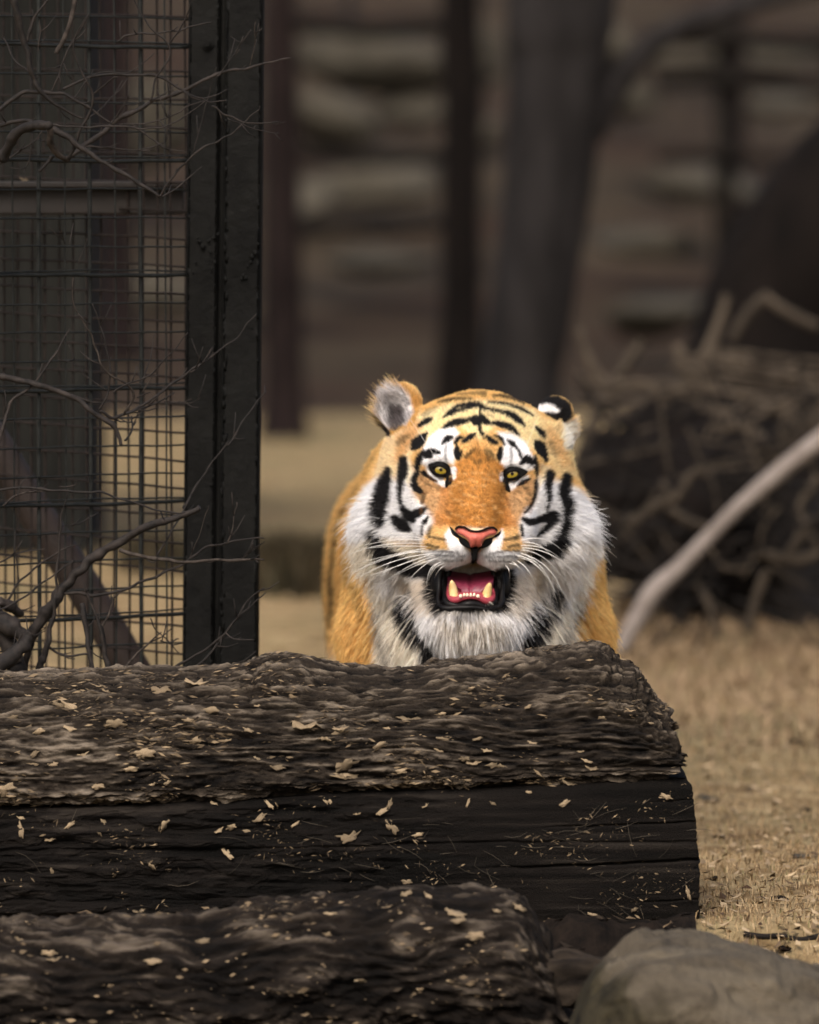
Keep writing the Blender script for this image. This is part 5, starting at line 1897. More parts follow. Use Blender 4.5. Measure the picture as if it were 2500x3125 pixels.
B2 = [[(760, 280, 12), (757, 380, 16), (760, 460, 26), (785, 492, 22)], [(662, 350, 14), (700, 362, 50), (735, 372, 80)], [(782, 325, 20), (800, 370, 52), (860, 402, 14)],
      [(430, 440, 10), (490, 405, 42), (560, 385, 52), (645, 370, 32)], [(885, 392, 30), (960, 410, 48), (1040, 438, 42), (1112, 505, 8)],
      [(435, 338, 12), (500, 300, 40), (560, 285, 26), (640, 262, 26), (740, 232, 34), (775, 250, 40)], [(520, 270, 20), (560, 245, 24), (640, 228, 28), (740, 222, 30)],
      [(770, 252, 34), (850, 272, 24), (950, 290, 24), (1030, 315, 46), (1100, 362, 46), (1158, 415, 14)],
      [(830, 208, 12), (950, 215, 18), (1060, 240, 22), (1150, 275, 22), (1232, 322, 12)],
      [(220, 412, 26), (280, 375, 46), (332, 352, 22)], [(170, 612, 46), (215, 560, 88), (292, 480, 14)], [(1260, 428, 22), (1310, 480, 42), (1332, 525, 18)], [(1258, 555, 26), (1300, 620, 84), (1348, 728, 26)],
      [(422, 580, 12), (470, 535, 46), (512, 518, 24)], [(268, 668, 26), (320, 648, 46), (400, 655, 20)], [(275, 690, 22), (325, 690, 30)],
      [(540, 575, 20), (568, 532, 30), (612, 518, 14)], [(618, 558, 32), (680, 515, 40), (722, 488, 12)], [(556, 590, 12), (558, 650, 50), (570, 705, 34), (602, 645, 10)],
      [(825, 512, 22), (860, 552, 40), (912, 572, 22)], [(890, 508, 14), (940, 528, 30), (978, 585, 12)], [(942, 615, 22), (935, 680, 46), (930, 722, 22)],
      [(1008, 548, 18), (1045, 575, 36), (1078, 608, 18)], [(1088, 615, 18), (1110, 650, 20), (1122, 695, 16)], [(1118, 758, 16), (1170, 715, 54), (1218, 742, 44)],
      [(262, 630, 10), (228, 700, 44), (205, 785, 40)], [(1248, 690, 18), (1256, 780, 30), (1266, 880, 12)],
      [(325, 788, 30), (360, 768, 26), (420, 762, 26), (472, 800, 34), (490, 860, 40), (500, 920, 24), (462, 955, 10)], [(335, 812, 28), (390, 848, 30), (450, 862, 34)],
      [(985, 855, 30), (1012, 818, 28), (1070, 806, 24), (1145, 838, 18)], [(985, 900, 42), (1050, 884, 30), (1122, 858, 18)], [(988, 930, 44), (1010, 990, 22)],
      [(262, 835, 32), (310, 872, 26), (378, 910, 16)], [(1198, 892, 18), (1150, 916, 36), (1092, 948, 12)], [(212, 826, 30), (180, 890, 46), (186, 960, 50), (235, 1000, 44)]]
for st in B2:
    paint(stroke_mask(t2(st), 4.5), BLACK)
for st, al in [([(390, 205, 14), (460, 188, 24), (560, 175, 18), (690, 180, 10)], .95), ([(880, 150, 16), (960, 150, 24), (1060, 175, 22), (1150, 215, 16)], .95), ([(560, 135, 14), (690, 128, 18), (800, 130, 40)], .7),
               ([(30, 575, 26), (90, 530, 40), (130, 500, 20)], .6), ([(460, 595, 18), (455, 680, 18), (465, 738, 10)], .6), ([(1035, 620, 16), (1040, 700, 18), (1030, 762, 8)], .6), ([(800, 640, 14), (850, 660, 24), (892, 718, 14)], .6),
               ([(708, 632, 22), (640, 692, 26)], .7), ([(250, 320, 30), (300, 290, 40), (370, 255, 20)], .45), ([(1390, 560, 30), (1420, 680, 40)], .3), ([(740, 560, 10), (740, 640, 10)], .3), ([(790, 520, 20), (800, 530, 20)], .7),
               ([(830, 320, 12), (880, 335, 14)], .5), ([(320, 880, 14), (350, 900, 12)], .5), ([(1150, 975, 14), (1190, 960, 14)], .6)]:
    paint(stroke_mask(t2(st), 7), BLACK, al)
B1 = [[(438, 535, 38), (437, 600, 50), (425, 680, 32), (420, 760, 22), (435, 820, 22), (462, 862, 52), (495, 895, 34)], [(348, 600, 34), (325, 700, 74), (303, 800, 82), (298, 905, 56)],
      [(388, 880, 36), (430, 920, 60), (468, 948, 30)], [(480, 868, 38), (525, 852, 44), (575, 822, 14)], [(255, 965, 34), (275, 1030, 70), (330, 1085, 84), (420, 1140, 74), (520, 1190, 70), (600, 1190, 60)],
      [(585, 875, 10), (565, 905, 24)], [(550, 930, 10), (548, 985, 10)], [(1302, 625, 46), (1292, 690, 36), (1298, 770, 20), (1282, 835, 10)],
      [(1398, 640, 46), (1385, 730, 60), (1405, 800, 56), (1398, 880, 44), (1378, 990, 62), (1338, 1060, 84), (1250, 1090, 62), (1180, 1135, 40)],
      [(1145, 888, 20), (1190, 906, 36), (1250, 890, 34), (1322, 872, 60), (1290, 930, 34), (1230, 990, 10)], [(1222, 665, 18), (1216, 740, 18), (1195, 800, 16), (1155, 850, 12)],
      [(1133, 925, 12), (1140, 985, 14)], [(395, 1370, 24), (432, 1450, 74), (482, 1530, 84), (540, 1610, 66), (590, 1680, 74), (585, 1790, 90)],
      [(1356, 1310, 40), (1320, 1420, 60), (1270, 1510, 76), (1210, 1600, 86), (1160, 1680, 76)]]
for st in B1:
    paint(stroke_mask(st, 7), BLACK)
for st, al in [([(1525, 1390, 16), (1460, 1500, 30), (1370, 1610, 30)], .75), ([(250, 1420, 18), (280, 1530, 36), (310, 1620, 36), (345, 1740, 30)], .75), ([(1105, 1360, 50), (1130, 1450, 30)], .4), ([(470, 1330, 40), (520, 1370, 40)], .5),
               ([(750, 1468, 34), (800, 1455, 40), (870, 1452, 46), (900, 1462, 30)], .55), ([(150, 520, 14), (220, 450, 20), (300, 420, 20)], .5), ([(120, 700, 20), (190, 560, 26), (250, 500, 20)], .5), ([(70, 1000, 30), (90, 1200, 60), (140, 1330, 50), (160, 1450, 30)], .35),
               ([(560, 745, 16), (548, 790, 16)], .8), ([(690, 845, 16), (715, 852, 16)], .6), ([(600, 935, 18), (590, 975, 22)], .7), ([(1110, 985, 16), (1095, 1010, 16)], .6)]:
    paint(stroke_mask(st, 9), BLACK, al)
# dark skin round the mouth
paint(poly_mask([(568, 1190), (640, 1165), (700, 1180), (700, 1400), (660, 1450), (608, 1430), (575, 1330)], 12), BLACK)
paint(poly_mask([(980, 1185), (1030, 1165), (1088, 1190), (1086, 1330), (1052, 1432), (1000, 1454), (965, 1425)], 12), BLACK)
paint(poly_mask([(640, 1385), (1020, 1385), (1010, 1432), (660, 1432)], 8), BLACK)
paint(stroke_mask([(858, 1050, 36), (858, 1118, 28), (850, 1145, 20)], 5), BLACK)
# whisker spots in rows
for (x0, y0, x1, y1, n, r) in [(598, 992, 680, 1008, 4, 12), (590, 1040, 640, 1052, 3, 13), (600, 1068, 762, 1086, 8, 10), (640, 1100, 795, 1106, 8, 9), (685, 1130, 785, 1128, 5, 8),
                               (1105, 995, 1040, 1010, 4, 12), (1110, 1040, 1060, 1050, 3, 13), (1112, 1074, 950, 1086, 8, 10), (1100, 1108, 930, 1106, 8, 9), (1060, 1138, 950, 1130, 5, 8)]:
    for q in range(n):
        t = q / max(1, n - 1)
        x, y = x0 + (x1 - x0) * t, y0 + (y1 - y0) * t + rng.normal(0, 2)
        paint(stroke_mask([(x - 5, y, r), (x + 5, y + 1, r)], 4), BLACK, 0.75)
# dark flecks on forehead, bridge and under the eyes
for q in range(70):
    x, y = rng.normal(885, 60), rng.normal(540, 40)
    paint(stroke_mask([(x - 3, y - 5, 7), (x + 3, y + 5, 6)], 4), BLACK, 0.35)
for q in range(240):
    x, y = rng.uniform(700, 1050), rng.uniform(600, 935)
    r_ = rng.uniform(4, 11)
    paint(stroke_mask([(x - r_, y, r_), (x + r_, y + 3, r_ * .8)], 5), srgb(118, 66, 24) if q % 3 else srgb(226, 172, 100), 0.42)
for q in range(120):
    x, y = rng.choice([rng.uniform(540, 700), rng.uniform(1050, 1200)]), rng.uniform(620, 860)
    paint(stroke_mask([(x - 4, y, 5), (x + 4, y + 4, 5)], 4), srgb(110, 66, 34), 0.5)
for (x, y) in [(610, 660), (600, 690), (640, 700), (575, 680), (1150, 700), (1180, 740), (1130, 730), (1165, 770), (590, 640)]:
    paint(stroke_mask([(x - 8, y - 4, 10), (x + 8, y + 4, 8)], 5), BLACK, 0.45)
# left ear: pale inside with dark root; tawny rim
paint(poly_mask([(262, 250), (275, 130), (360, 70), (430, 75), (520, 150), (545, 200), (500, 330), (350, 400), (300, 320)], 10), srgb(196, 140, 70))
paint(poly_mask([(266, 240), (280, 135), (350, 80), (410, 90), (470, 150), (495, 250), (450, 330), (350, 350), (290, 300)], 14), srgb(214, 208, 206))
paint(poly_mask([(350, 190), (420, 190), (455, 280), (420, 345), (345, 355), (330, 270)], 24), srgb(44, 32, 34), 0.95)
paint(stroke_mask([(270, 280, 10), (310, 335, 24), (340, 380, 34)], 8), BLACK)
# right ear: black back with white spot
paint(poly_mask([(1225, 200), (1270, 150), (1360, 145), (1430, 190), (1445, 260), (1410, 320), (1370, 310), (1290, 270)], 8), BLACK)
paint(stroke_mask([(1250, 222, 26), (1300, 222, 36), (1350, 238, 22)], 6), WHITE)
paint(poly_mask([(1375, 330), (1450, 290), (1480, 470), (1390, 480)], 14), srgb(244, 234, 216))


def coat_at(p):
    """colour of the coat at local points"""
    cx = (p[:, 0] - p[:, 1] * LX) / S_ + 870
    cy = 990 - (p[:, 2] + p[:, 1] * LZ - ZN) / S_
    i = np.clip((cy / RS).astype(int), 0, RH - 1)
    j = np.clip((cx / RS).astype(int), 0, RW - 1)
    c = COAT[i, j]
    # flanks, back, legs, tail: tawny with dark bands, pale below
    x, y, z = p[:, 0], p[:, 1], p[:, 2]
    wv = 0.035 * fbm(p * np.array([6, 6, 6]), 2, 301)
    ph = (y + wv + 0.10 * np.abs(x + 0.03)) / 0.085
    band = np.abs((ph % 1) - 0.5) * 2
    wd = 0.30 + 0.28 * noise(np.stack([np.floor(ph), z * 7, x * 5], -1), 311)
    dark = 1 - ss(wd - 0.12, wd + 0.08, band)
    pale = 1 - ss(0.26, 0.36, z + 0.1 * np.abs(x))
    b = np.array(srgb(224, 172, 98))[None] * (1 - pale[:, None]) + np.array(CREAM)[None] * pale[:, None]
    dk_ = (0.93 * dark * (0.55 + 0.45 * ss(0.9, 1.3, y)))[:, None]
    b = b * (1 - dk_) + np.array(BLACK)[None] * dk_
    w = ss(0.56, 0.70, y)
    low = ss(0.33, 0.27, z) if False else 1 - ss(0.27, 0.33, z)
    w = np.maximum(w, low)[:, None]
    return c * (1 - w) + b * w


SK = coat_at(TV)
# bare mouth lining
mx_ = ((TV - c3(838, 1272, .075)) / np.array([.0485, .105, .0365]))
inmouth = (np.linalg.norm(mx_, axis=1) < 1.12) & (TV[:, 1] > 0.0)
deepm = ss(0.0, 0.05, TV[:, 1])
SK[inmouth] = np.array(srgb(74, 14, 24))[None]
lipz = inmouth & (TV[:, 1] < 0.05)
SK[lipz] = np.array(srgb(30, 16, 18))

tig = empty('tiger', tuple(T0))
tag(tig, 'tiger with open mouth walking up behind the weathered log', 'tiger')
bme = mesh_np('tiger_body', TV, TF)
set_col(bme, np.clip(SK ** 0.85, 0, 0.9))
M['skin'] = mat_attr('tiger_coat', 0.75, 0.2, bump=0.3)
body = link('body', bme, M['skin'], tig)

# ---- fur
HAIRS = 430000
tri = quads_to_tris(TF)
A3, B3, C3v = TV[tri[:, 0]], TV[tri[:, 1]], TV[tri[:, 2]]
cr = np.cross(B3 - A3, C3v - A3)
area = 0.5 * np.linalg.norm(cr, axis=1)
cen = (A3 + B3 + C3v) / 3
tn = TN[tri].mean(1)
wgt = area.copy()
wgt *= np.where(cen[:, 1] < 0.36, 3.4, np.where(cen[:, 1] < 0.75, 1.1, 0.28))
wgt *= np.where(tn[:, 1] > 0.45, 0.25, 1.0)
wgt *= np.where(cen[:, 2] < 0.30, 0.2, 1.0)
k = rng.choice(len(tri), HAIRS, p=wgt / wgt.sum())
r1, r2 = rng.random(HAIRS), rng.random(HAIRS)
sq = np.sqrt(r1)
bary = np.stack([1 - sq, sq * (1 - r2), sq * r2], -1)
root = np.einsum('ij,ijk->ik', bary, TV[tri[k]])
nor = np.einsum('ij,ijk->ik', bary, TN[tri[k]])
nor /= np.linalg.norm(nor, axis=1)[:, None]
hcx = (root[:, 0] - root[:, 1] * LX) / S_ + 870
hcy = 990 - (root[:, 2] + root[:, 1] * LZ - ZN) / S_
dep = root[:, 1]
# bare places
bare = (np.linalg.norm((root - c3(838, 1272, .075)) / np.array([.0485, .105, .0365]), axis=1) < 1.10)
for (x, y) in EYES:
    bare |= (((hcx - x) / 62) ** 2 + ((hcy - y) / 42) ** 2 < 1) & (dep < 0.2)
bare |= (((hcx - 868) / 120) ** 2 + ((hcy - 1000) / 58) ** 2 < 1) & (dep < 0.03) & (hcy > 945)
keep = ~bare
root, nor, hcx, hcy, dep = root[keep], nor[keep], hcx[keep], hcy[keep], dep[keep]
n = len(root)
# flow of the coat
N0_ = c3(868, 960, -0.005)
rad = root - N0_
rad /= np.linalg.norm(rad, axis=1)[:, None]
rad[:, 1] *= 0.8
down = np.broadcast_to(np.array([0, -0.12, -1.0]), rad.shape)
back = np.broadcast_to(np.array([0, 1.0, -0.45]), rad.shape)
wb = ss(0.36, 0.62, dep)[:, None]
wd_ = (ss(1180, 1420, hcy) * (1 - ss(0.55, 0.8, dep)))[:, None]
fan = np.stack([np.clip((hcx - 868) / 700, -1, 1) * 0.55, np.zeros(n), -np.ones(n)], -1)
flow = rad * (1 - wb) + back * wb
flow = flow * (1 - wd_) + fan * wd_
rr_ = np.hypot((hcx - 868) * 0.95, (hcy - 800) * 0.9)
ruff = ss(430, 680, rr_) * (1 - ss(0.36, 0.5, dep)) * ss(560, 860, hcy)
flow[:, 2] -= 0.75 * ruff
flow[:, 0] += 0.18 * ruff * np.sign(hcx - 868)
tng = flow - nor * np.einsum('ij,ij->i', flow, nor)[:, None]
tng /= np.linalg.norm(tng, axis=1)[:, None] + 1e-9
# length
ln = 0.0045 + 0.011 * ss(260, 560, rr_)
ln = ln + 0.030 * ruff
wt_ = (1 - ss(460, 680, hcy)) * (dep < 0.36)
ln = ln * (1 - wt_) + (0.0055 + 0.006 * (1 - ss(120, 360, hcy)) + 0.006 * ss(330, 480, np.abs(hcx - 880))) * wt_
chest = ss(1180, 1450, hcy) * (1 - ss(0.45, 0.6, dep))
ln = ln * (1 - chest) + (0.042 - 0.016 * ss(450, 700, np.abs(hcx - 868))) * chest
chin = np.exp(-(((hcx - 838) / 180) ** 2 + ((hcy - 1450) / 70) ** 2)) * (dep < 0.15)
ln = ln * (1 - chin) + 0.016 * chin
ln = np.where(dep > 0.5, 0.020, ln)
ear = ((((hcx - 405) / 160) ** 2 + ((hcy - 225) / 185) ** 2) < 1) & (dep > 0.2)
earin = ((((hcx - 385) / 110) ** 2 + ((hcy - 235) / 135) ** 2) < 1) & (dep > 0.2)
ln = np.where(ear, 0.008, ln)
ln = np.where(earin, 0.026 * rng.random(n) + 0.006, ln)
ear2 = ((((hcx - 1345) / 115) ** 2 + ((hcy - 230) / 100) ** 2) < 1) & (dep > 0.2)
ln = np.where(ear2, 0.006, ln)
tuft = ((((hcx - 1400) / 80) ** 2 + ((hcy - 390) / 90) ** 2) < 1) & (dep > 0.2)
ln = np.where(tuft, 0.022, ln)
pads = (dep < 0.10) & (hcy > 930) & (hcy < 1200)
ln = np.where(pads, 0.0055, ln)
ln *= rng.uniform(0.7, 1.25, n)
stray = (rng.random(n) < 0.08) & ((ruff > 0.3) | (chest > 0.3))
ln = np.where(stray, ln * 1.45, ln)
lift = 0.28 + 0.34 * ruff + 0.10 * chest + 0.12 * rng.random(n)
lift = np.where(earin, 0.15, lift)
cl1 = np.stack([noise(root * 70, 400 + q) for q in range(3)], -1)
cl2 = np.stack([noise(root * 190, 410 + q) for q in range(3)], -1)
amp = ((0.20 + 0.62 * ruff + 0.5 * chest) * (1 - 0.5 * ss(0.4, 0.55, dep)))[:, None]
d0 = tng + nor * lift[:, None] + amp * (0.6 * cl1 + 0.6 * cl2) + rng.normal(size=(n, 3)) * np.where(stray, 0.30, 0.10)[:, None]
d0 /= np.linalg.norm(d0, axis=1)[:, None]
grav = np.array([0, 0, -1.0])
NP = 5
tt = np.linspace(0, 1, NP)
pts = np.empty((n, NP, 3), dtype=np.float32)
bend = (0.10 + 0.28 * ruff + 0.3 * chest)[:, None] * grav + 0.15 * tng
for q, t in enumerate(tt):
    pts[:, q] = root + (d0 * t + bend * t * t * 0.6) * ln[:, None]
tc_ = (0.45 + 0.30 * np.maximum(ruff * 0.6, chest))[:, None]
hc_pos = root + (d0 * tc_ + bend * tc_ * tc_ * 0.6) * ln[:, None] + rng.normal(size=(n, 3)) * np.array([0.0007, 0, 0.0007])
hcol = coat_at(hc_pos)
hcol = hcol * np.where(earin, rng.uniform(0.25, 1.3, n), rng.uniform(0.62, 1.2, n))[:, None] * (1 + 0.16 * cl2[:, :1] + 0.10 * noise(root * 420, 431)[:, None])
hcol = hcol ** 0.74
sat_ = ((hcol.max(1) - hcol.min(1)) / (hcol.max(1) + 1e-6))[:, None]
hcol = np.clip(hcol * (np.array([[1.03, 1.035, 1.06]]) + sat_ * np.array([[0.0, 0.05, 0.0]])), 0, 0.95)
cv = bpy.data.hair_curves.new('fur')
cv.add_curves([NP] * n)
cv.attributes['position'].data.foreach_set('vector', pts.reshape(-1))
ra = cv.attributes.get('radius') or cv.attributes.new('radius', 'FLOAT', 'POINT')
r0 = np.where(dep < 0.36, 0.00034, 0.0007) * (1 + 0.5 * (ruff + chest)) * rng.uniform(0.7, 1.3, n)
rp = (r0[:, None] * np.array([1.0, 1.0, 0.85, 0.6, 0.15])[None, :]).astype(np.float32)
ra.data.foreach_set('value', rp.reshape(-1))
ca = cv.attributes.new('col', 'FLOAT_COLOR', 'POINT')
cc = np.ones((n, NP, 4), dtype=np.float32)
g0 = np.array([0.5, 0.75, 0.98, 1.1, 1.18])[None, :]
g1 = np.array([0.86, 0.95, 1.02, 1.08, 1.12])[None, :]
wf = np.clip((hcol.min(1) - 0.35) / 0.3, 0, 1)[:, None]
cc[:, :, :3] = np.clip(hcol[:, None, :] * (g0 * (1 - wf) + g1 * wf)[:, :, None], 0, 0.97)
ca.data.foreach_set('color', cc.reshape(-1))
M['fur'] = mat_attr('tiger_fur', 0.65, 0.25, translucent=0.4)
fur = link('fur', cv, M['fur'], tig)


# ---- face parts
def pillow(name, poly, depth_fn, bulge, mat, parent, hole=None, step=2.5, edge=14, back=0.006):
    """a cushioned patch with the given outline (head units), standing at depth_fn(cx,cy)"""
    poly = np.array(poly, float)

    def sdist(pl_, X, Y):
        ins = np.zeros(X.shape, bool)
        dist = np.full(X.shape, 1e9)
        for i in range(len(pl_)):
            a_, b_ = pl_[i], pl_[(i + 1) % len(pl_)]
            ab = b_ - a_
            t = np.clip(((X - a_[0]) * ab[0] + (Y - a_[1]) * ab[1]) / (ab @ ab + 1e-9), 0, 1)
            dist = np.minimum(dist, np.hypot(X - a_[0] - t * ab[0], Y - a_[1] - t * ab[1]))
            cond = (a_[1] > Y) != (b_[1] > Y)
            xi = a_[0] + (Y - a_[1]) / (ab[1] if abs(ab[1]) > 1e-9 else 1e-9) * ab[0]
            ins ^= cond & (X < xi)
        return np.where(ins, -dist, dist)
    poly = spline(np.concatenate([poly, poly[:1]]), len(poly) * 5)[:-1]
    x0, y0 = poly.min(0) - step * 2
    x1, y1 = poly.max(0) + step * 2
    gx_ = np.arange(x0, x1, step)
    gy_ = np.arange(y0, y1, step)
    X, Y = np.meshgrid(gx_, gy_, indexing='ij')
    sd_ = sdist(poly, X, Y)
    if hole is not None:
        hp = np.array(hole, float)
        hp = spline(np.concatenate([hp, hp[:1]]), len(hp) * 5)[:-1]
        sd_ = np.maximum(sd_, -sdist(hp, X, Y))
    inside = sd_ < step * 0.7
    t = np.clip(-sd_ / edge, 0, 1)
    dz = bulge * np.sqrt(1 - (1 - t) ** 2)
    dep_ = depth_fn(X, Y) - dz
    dep_ = np.where(sd_ > 0, depth_fn(X, Y) + back, dep_)
    Vv = np.stack([(X - 870) * S_ + dep_ * LX, dep_, (990 - Y) * S_ + ZN - dep_ * LZ], -1).reshape(-1, 3)
    nxg, nyg = X.shape
    Fq = grid_faces(nxg, nyg, False)
    ok = inside.ravel()[Fq].all(1)
    Fq = Fq[ok]
    used = np.unique(Fq)
    rm = np.full(len(Vv), -1)
    rm[used] = np.arange(len(used))
    me = mesh_np(name, Vv[used], rm[Fq])
    return link(name, me, mat, parent)


def mat_eye():
    m = bpy.data.materials.new('amber_eye')
    m.use_nodes = True
    nt = m.node_tree
    N, L = nt.nodes, nt.links
    b = N['Principled BSDF']
    b.inputs['Roughness'].default_value = 0.06
    b.inputs['Specular IOR Level'].default_value = 0.6
    b.inputs['Coat Weight'].default_value = 1.0
    b.inputs['Coat Roughness'].default_value = 0.03
    tc = N.new('ShaderNodeTexCoord')
    mp = N.new('ShaderNodeMapping')
    mp.inputs['Scale'].default_value = (1, 0, 1)
    L.new(tc.outputs['Object'], mp.inputs[0])
    ln_ = N.new('ShaderNodeVectorMath')
    ln_.operation = 'LENGTH'
    L.new(mp.outputs[0], ln_.inputs[0])
    mr = N.new('ShaderNodeMapRange')
    mr.inputs['From Max'].default_value = 0.016
    L.new(ln_.outputs['Value'], mr.inputs[0])
    rp_ = N.new('ShaderNodeValToRGB')
    e = rp_.color_ramp.elements
    e[0].position = 0.0
    e[0].color = (*srgb(150, 130, 40), 1)
    e[1].position = 1.0
    e[1].color = (0.01, 0.008, 0.006, 1)
    for pos, c_ in ((0.30, srgb(140, 122, 36)), (0.52, srgb(152, 130, 36)), (0.64, srgb(80, 64, 16)), (0.72, srgb(14, 11, 6))):
        q = e.new(pos)
        q.color = (*c_, 1)
    L.new(mr.outputs[0], rp_.inputs[0])
    L.new(rp_.outputs[0], b.inputs['Base Color'])
    return m


M['eye'] = mat_eye()
M['black_skin'] = mat_plain('black_lip_skin', srgb(12, 10, 11), 0.5, 0.22)
M['lid'] = mat_plain('black_eyelid', srgb(9, 8, 8), 0.75, 0.15)
M['nose'] = mat_noise('pink_nose', srgb(186, 88, 76), srgb(216, 116, 98), 120, dk=0.85, rough=0.5, bump=0.5, bump_scale=500, spec=0.4, bdist=0.001)
M['tongue'] = mat_noise('tongue', srgb(108, 34, 56), srgb(136, 54, 76), 150, dk=0.85, rough=0.35, bump=0.5, bump_scale=700, spec=0.5, bdist=0.001)
M['gum'] = mat_plain('gum', srgb(156, 62, 74), 0.35, 0.5, sss=0.1)
M['tooth'] = mat_noise('ivory_tooth', srgb(224, 186, 120), srgb(240, 216, 164), 60, dk=0.9, rough=0.3, bump=0.1, bump_scale=100, spec=0.5)
M['tooth_w'] = mat_plain('small_tooth', srgb(240, 214, 190), 0.3, 0.5)
M['whisker'] = mat_plain('whisker', srgb(244, 242, 238), 0.45, 0.4)

import bmesh
OPEN = [[(615, 590), (636, 580), (660, 580), (682, 591), (694, 607), (687, 617), (660, 621), (632, 611)], [(1048, 631), (1060, 617), (1085, 608), (1108, 608), (1119, 617), (1102, 636), (1075, 643), (1054, 642)]]
LID = [[(584, 562), (638, 546), (694, 556), (716, 590), (730, 640), (724, 672), (692, 704), (684, 672), (690, 644), (655, 641), (618, 626), (596, 598)],
       [(1020, 650), (1038, 600), (1080, 580), (1128, 584), (1174, 608), (1136, 640), (1094, 660), (1060, 670), (1074, 728), (1044, 720), (1024, 684)]]
EC = [(660, 596), (1082, 621)]
for q in range(2):
    e0 = c3(EC[q][0], EC[q][1], 0.1235)
    bm = bmesh.new()
    bmesh.ops.create_uvsphere(bm, u_segments=40, v_segments=24, radius=0.0175)
    me = bpy.data.meshes.new('eye')
    bm.to_mesh(me)
    bm.free()
    for p_ in me.polygons:
        p_.use_smooth = True
    eo = link('eye', me, M['eye'], tig, tuple(e0))
    # pupil: a small dark cap on the eyeball
    a_ = np.linspace(0, 2 * np.pi, 20, endpoint=False)
    rP = 0.0031
    yv = -math.sqrt(0.0176 ** 2 - rP ** 2)
    pv = np.concatenate([[[0, -0.01765, 0.0006]], np.stack([rP * np.cos(a_), np.full(20, yv), 0.0006 + rP * np.sin(a_)], -1)])
    link('pupil', mesh_np('pupil', pv, np.array([(0, 1 + i, 1 + (i + 1) % 20) for i in range(20)])), M['lid'], eo)

    def dfn(X, Y, e0=e0, q=q):
        x = (X - EC[q][0]) * S_
        z = (Y - EC[q][1]) * S_
        r2 = np.minimum(x * x + z * z, 0.0170 ** 2)
        base = e0[1] - np.sqrt(0.0176 ** 2 - r2)
        return np.minimum(base, 0.1125) - 0.0005
    pillow('eyelid', LID[q], dfn, 0.0034, M['lid'], eo, OPEN[q], 2.0, 9, 0.004)
    for o_ in eo.children:
        if o_.name.startswith('eyelid'):
            o_.location = tuple(-e0)

# nose pad
NOSE = [(742, 948), (765, 934), (800, 938), (835, 956), (870, 962), (905, 956), (945, 942), (975, 942), (992, 958), (985, 978), (955, 985), (925, 1000), (908, 1025), (898, 1052), (868, 1050), (838, 1055), (828, 1028), (812, 1004), (785, 985), (755, 972)]
nose_o = pillow('nose', NOSE, lambda X, Y: 0.010 - 0.012 * np.exp(-(((X - 868) / 75) ** 2 + ((Y - 1000) / 45) ** 2)) + 0.00006 * np.abs(X - 868) * 0.6 + 0.008 * np.exp(-((X - 868) / 7.0) ** 2) * ss(1000, 1050, Y) * 0.4, 0.006, M['nose'], tig, None, 2.2, 18, 0.010)
for poly in ([(712, 928), (735, 950), (760, 975), (790, 990), (815, 1012), (830, 1035), (838, 1060), (815, 1058), (785, 1040), (755, 1015), (728, 980)],
             [(1018, 952), (998, 968), (975, 985), (945, 992), (922, 1008), (908, 1030), (900, 1060), (925, 1055), (955, 1040), (985, 1015), (1008, 985)]):
    pillow('nostril', poly, lambda X, Y: 0.0155 + 0.00009 * np.abs(X - 868) - 0.010 * np.exp(-(((X - 868) / 90) ** 2)), 0.003, M['lid'], nose_o, None, 2.2, 10, 0.010)
pillow('nose_rim', [(744, 944), (765, 928), (800, 931), (835, 949), (870, 956), (905, 949), (945, 934), (978, 936), (996, 954), (990, 962), (973, 946), (945, 948), (905, 962), (870, 968), (835, 962), (800, 944), (766, 940), (748, 954)],
       lambda X, Y: 0.0085 - 0.011 * np.exp(-(((X - 868) / 90) ** 2)), 0.003, M['lid'], nose_o, None, 2.0, 8, 0.008)
pillow('philtrum', [(826, 1052), (868, 1062), (902, 1052), (882, 1080), (870, 1120), (858, 1140), (845, 1120), (846, 1085)], lambda X, Y: 0.014 + 0.00008 * (Y - 1050), 0.003, M['lid'], nose_o, None, 2.2, 8, 0.012)


# mouth: tongue, gum, teeth, lips
def ell_obj(name, c, r, mat, parent, rot=None, seg=28, taper=0.0):
    bm = bmesh.new()
    bmesh.ops.create_uvsphere(bm, u_segments=seg, v_segments=seg // 2, radius=1)
    for v in bm.verts:
        s = 1 - taper * (v.co.z + 1) / 2
        v.co = (v.co.x * r[0] * s, v.co.y * r[1] * s, v.co.z * r[2])
    me = bpy.data.meshes.new(name)
    bm.to_mesh(me)
    bm.free()
    for p_ in me.polygons:
        p_.use_smooth = True
    o = link(name, me, mat, parent, tuple(c))
    if rot:
        o.rotation_euler = rot
    return o


# tongue: broad, with a middle furrow, front edge raised
ux = np.linspace(-1, 1, 41)
uy = np.linspace(0, 1, 30)
UX, UY = np.meshgrid(ux, uy, indexing='ij')
wdt = 0.0405 * np.sqrt(np.clip(1 - np.clip((0.22 - UY) / 0.24, 0, 1) ** 2, 0.02, 1))
tx = UX * wdt
ty = 0.050 + UY * 0.085
tz = (-0.0085 + 0.019 * UY ** 0.8) + 0.006 * np.abs(UX) ** 2.0 - 0.0035 * np.exp(-(UX / 0.10) ** 2) - 0.012 * np.clip((0.16 - UY) / 0.16, 0, 1) ** 2
c0_ = c3(838, 1265, 0)
topv = np.stack([tx + c0_[0], ty, tz + c0_[2]], -1).reshape(-1, 3)
botv = topv - np.array([0, -0.004, 0.012])
nb_ = len(topv)
Fg = grid_faces(41, 30, False)
border = []
F_all = np.concatenate([quads_to_tris(Fg), quads_to_tris(Fg[:, ::-1]) + nb_])
sid = []
for i in range(40):
    a_, b_ = i * 30, (i + 1) * 30
    sid += [(a_, b_, b_ + nb_), (a_, b_ + nb_, a_ + nb_)]
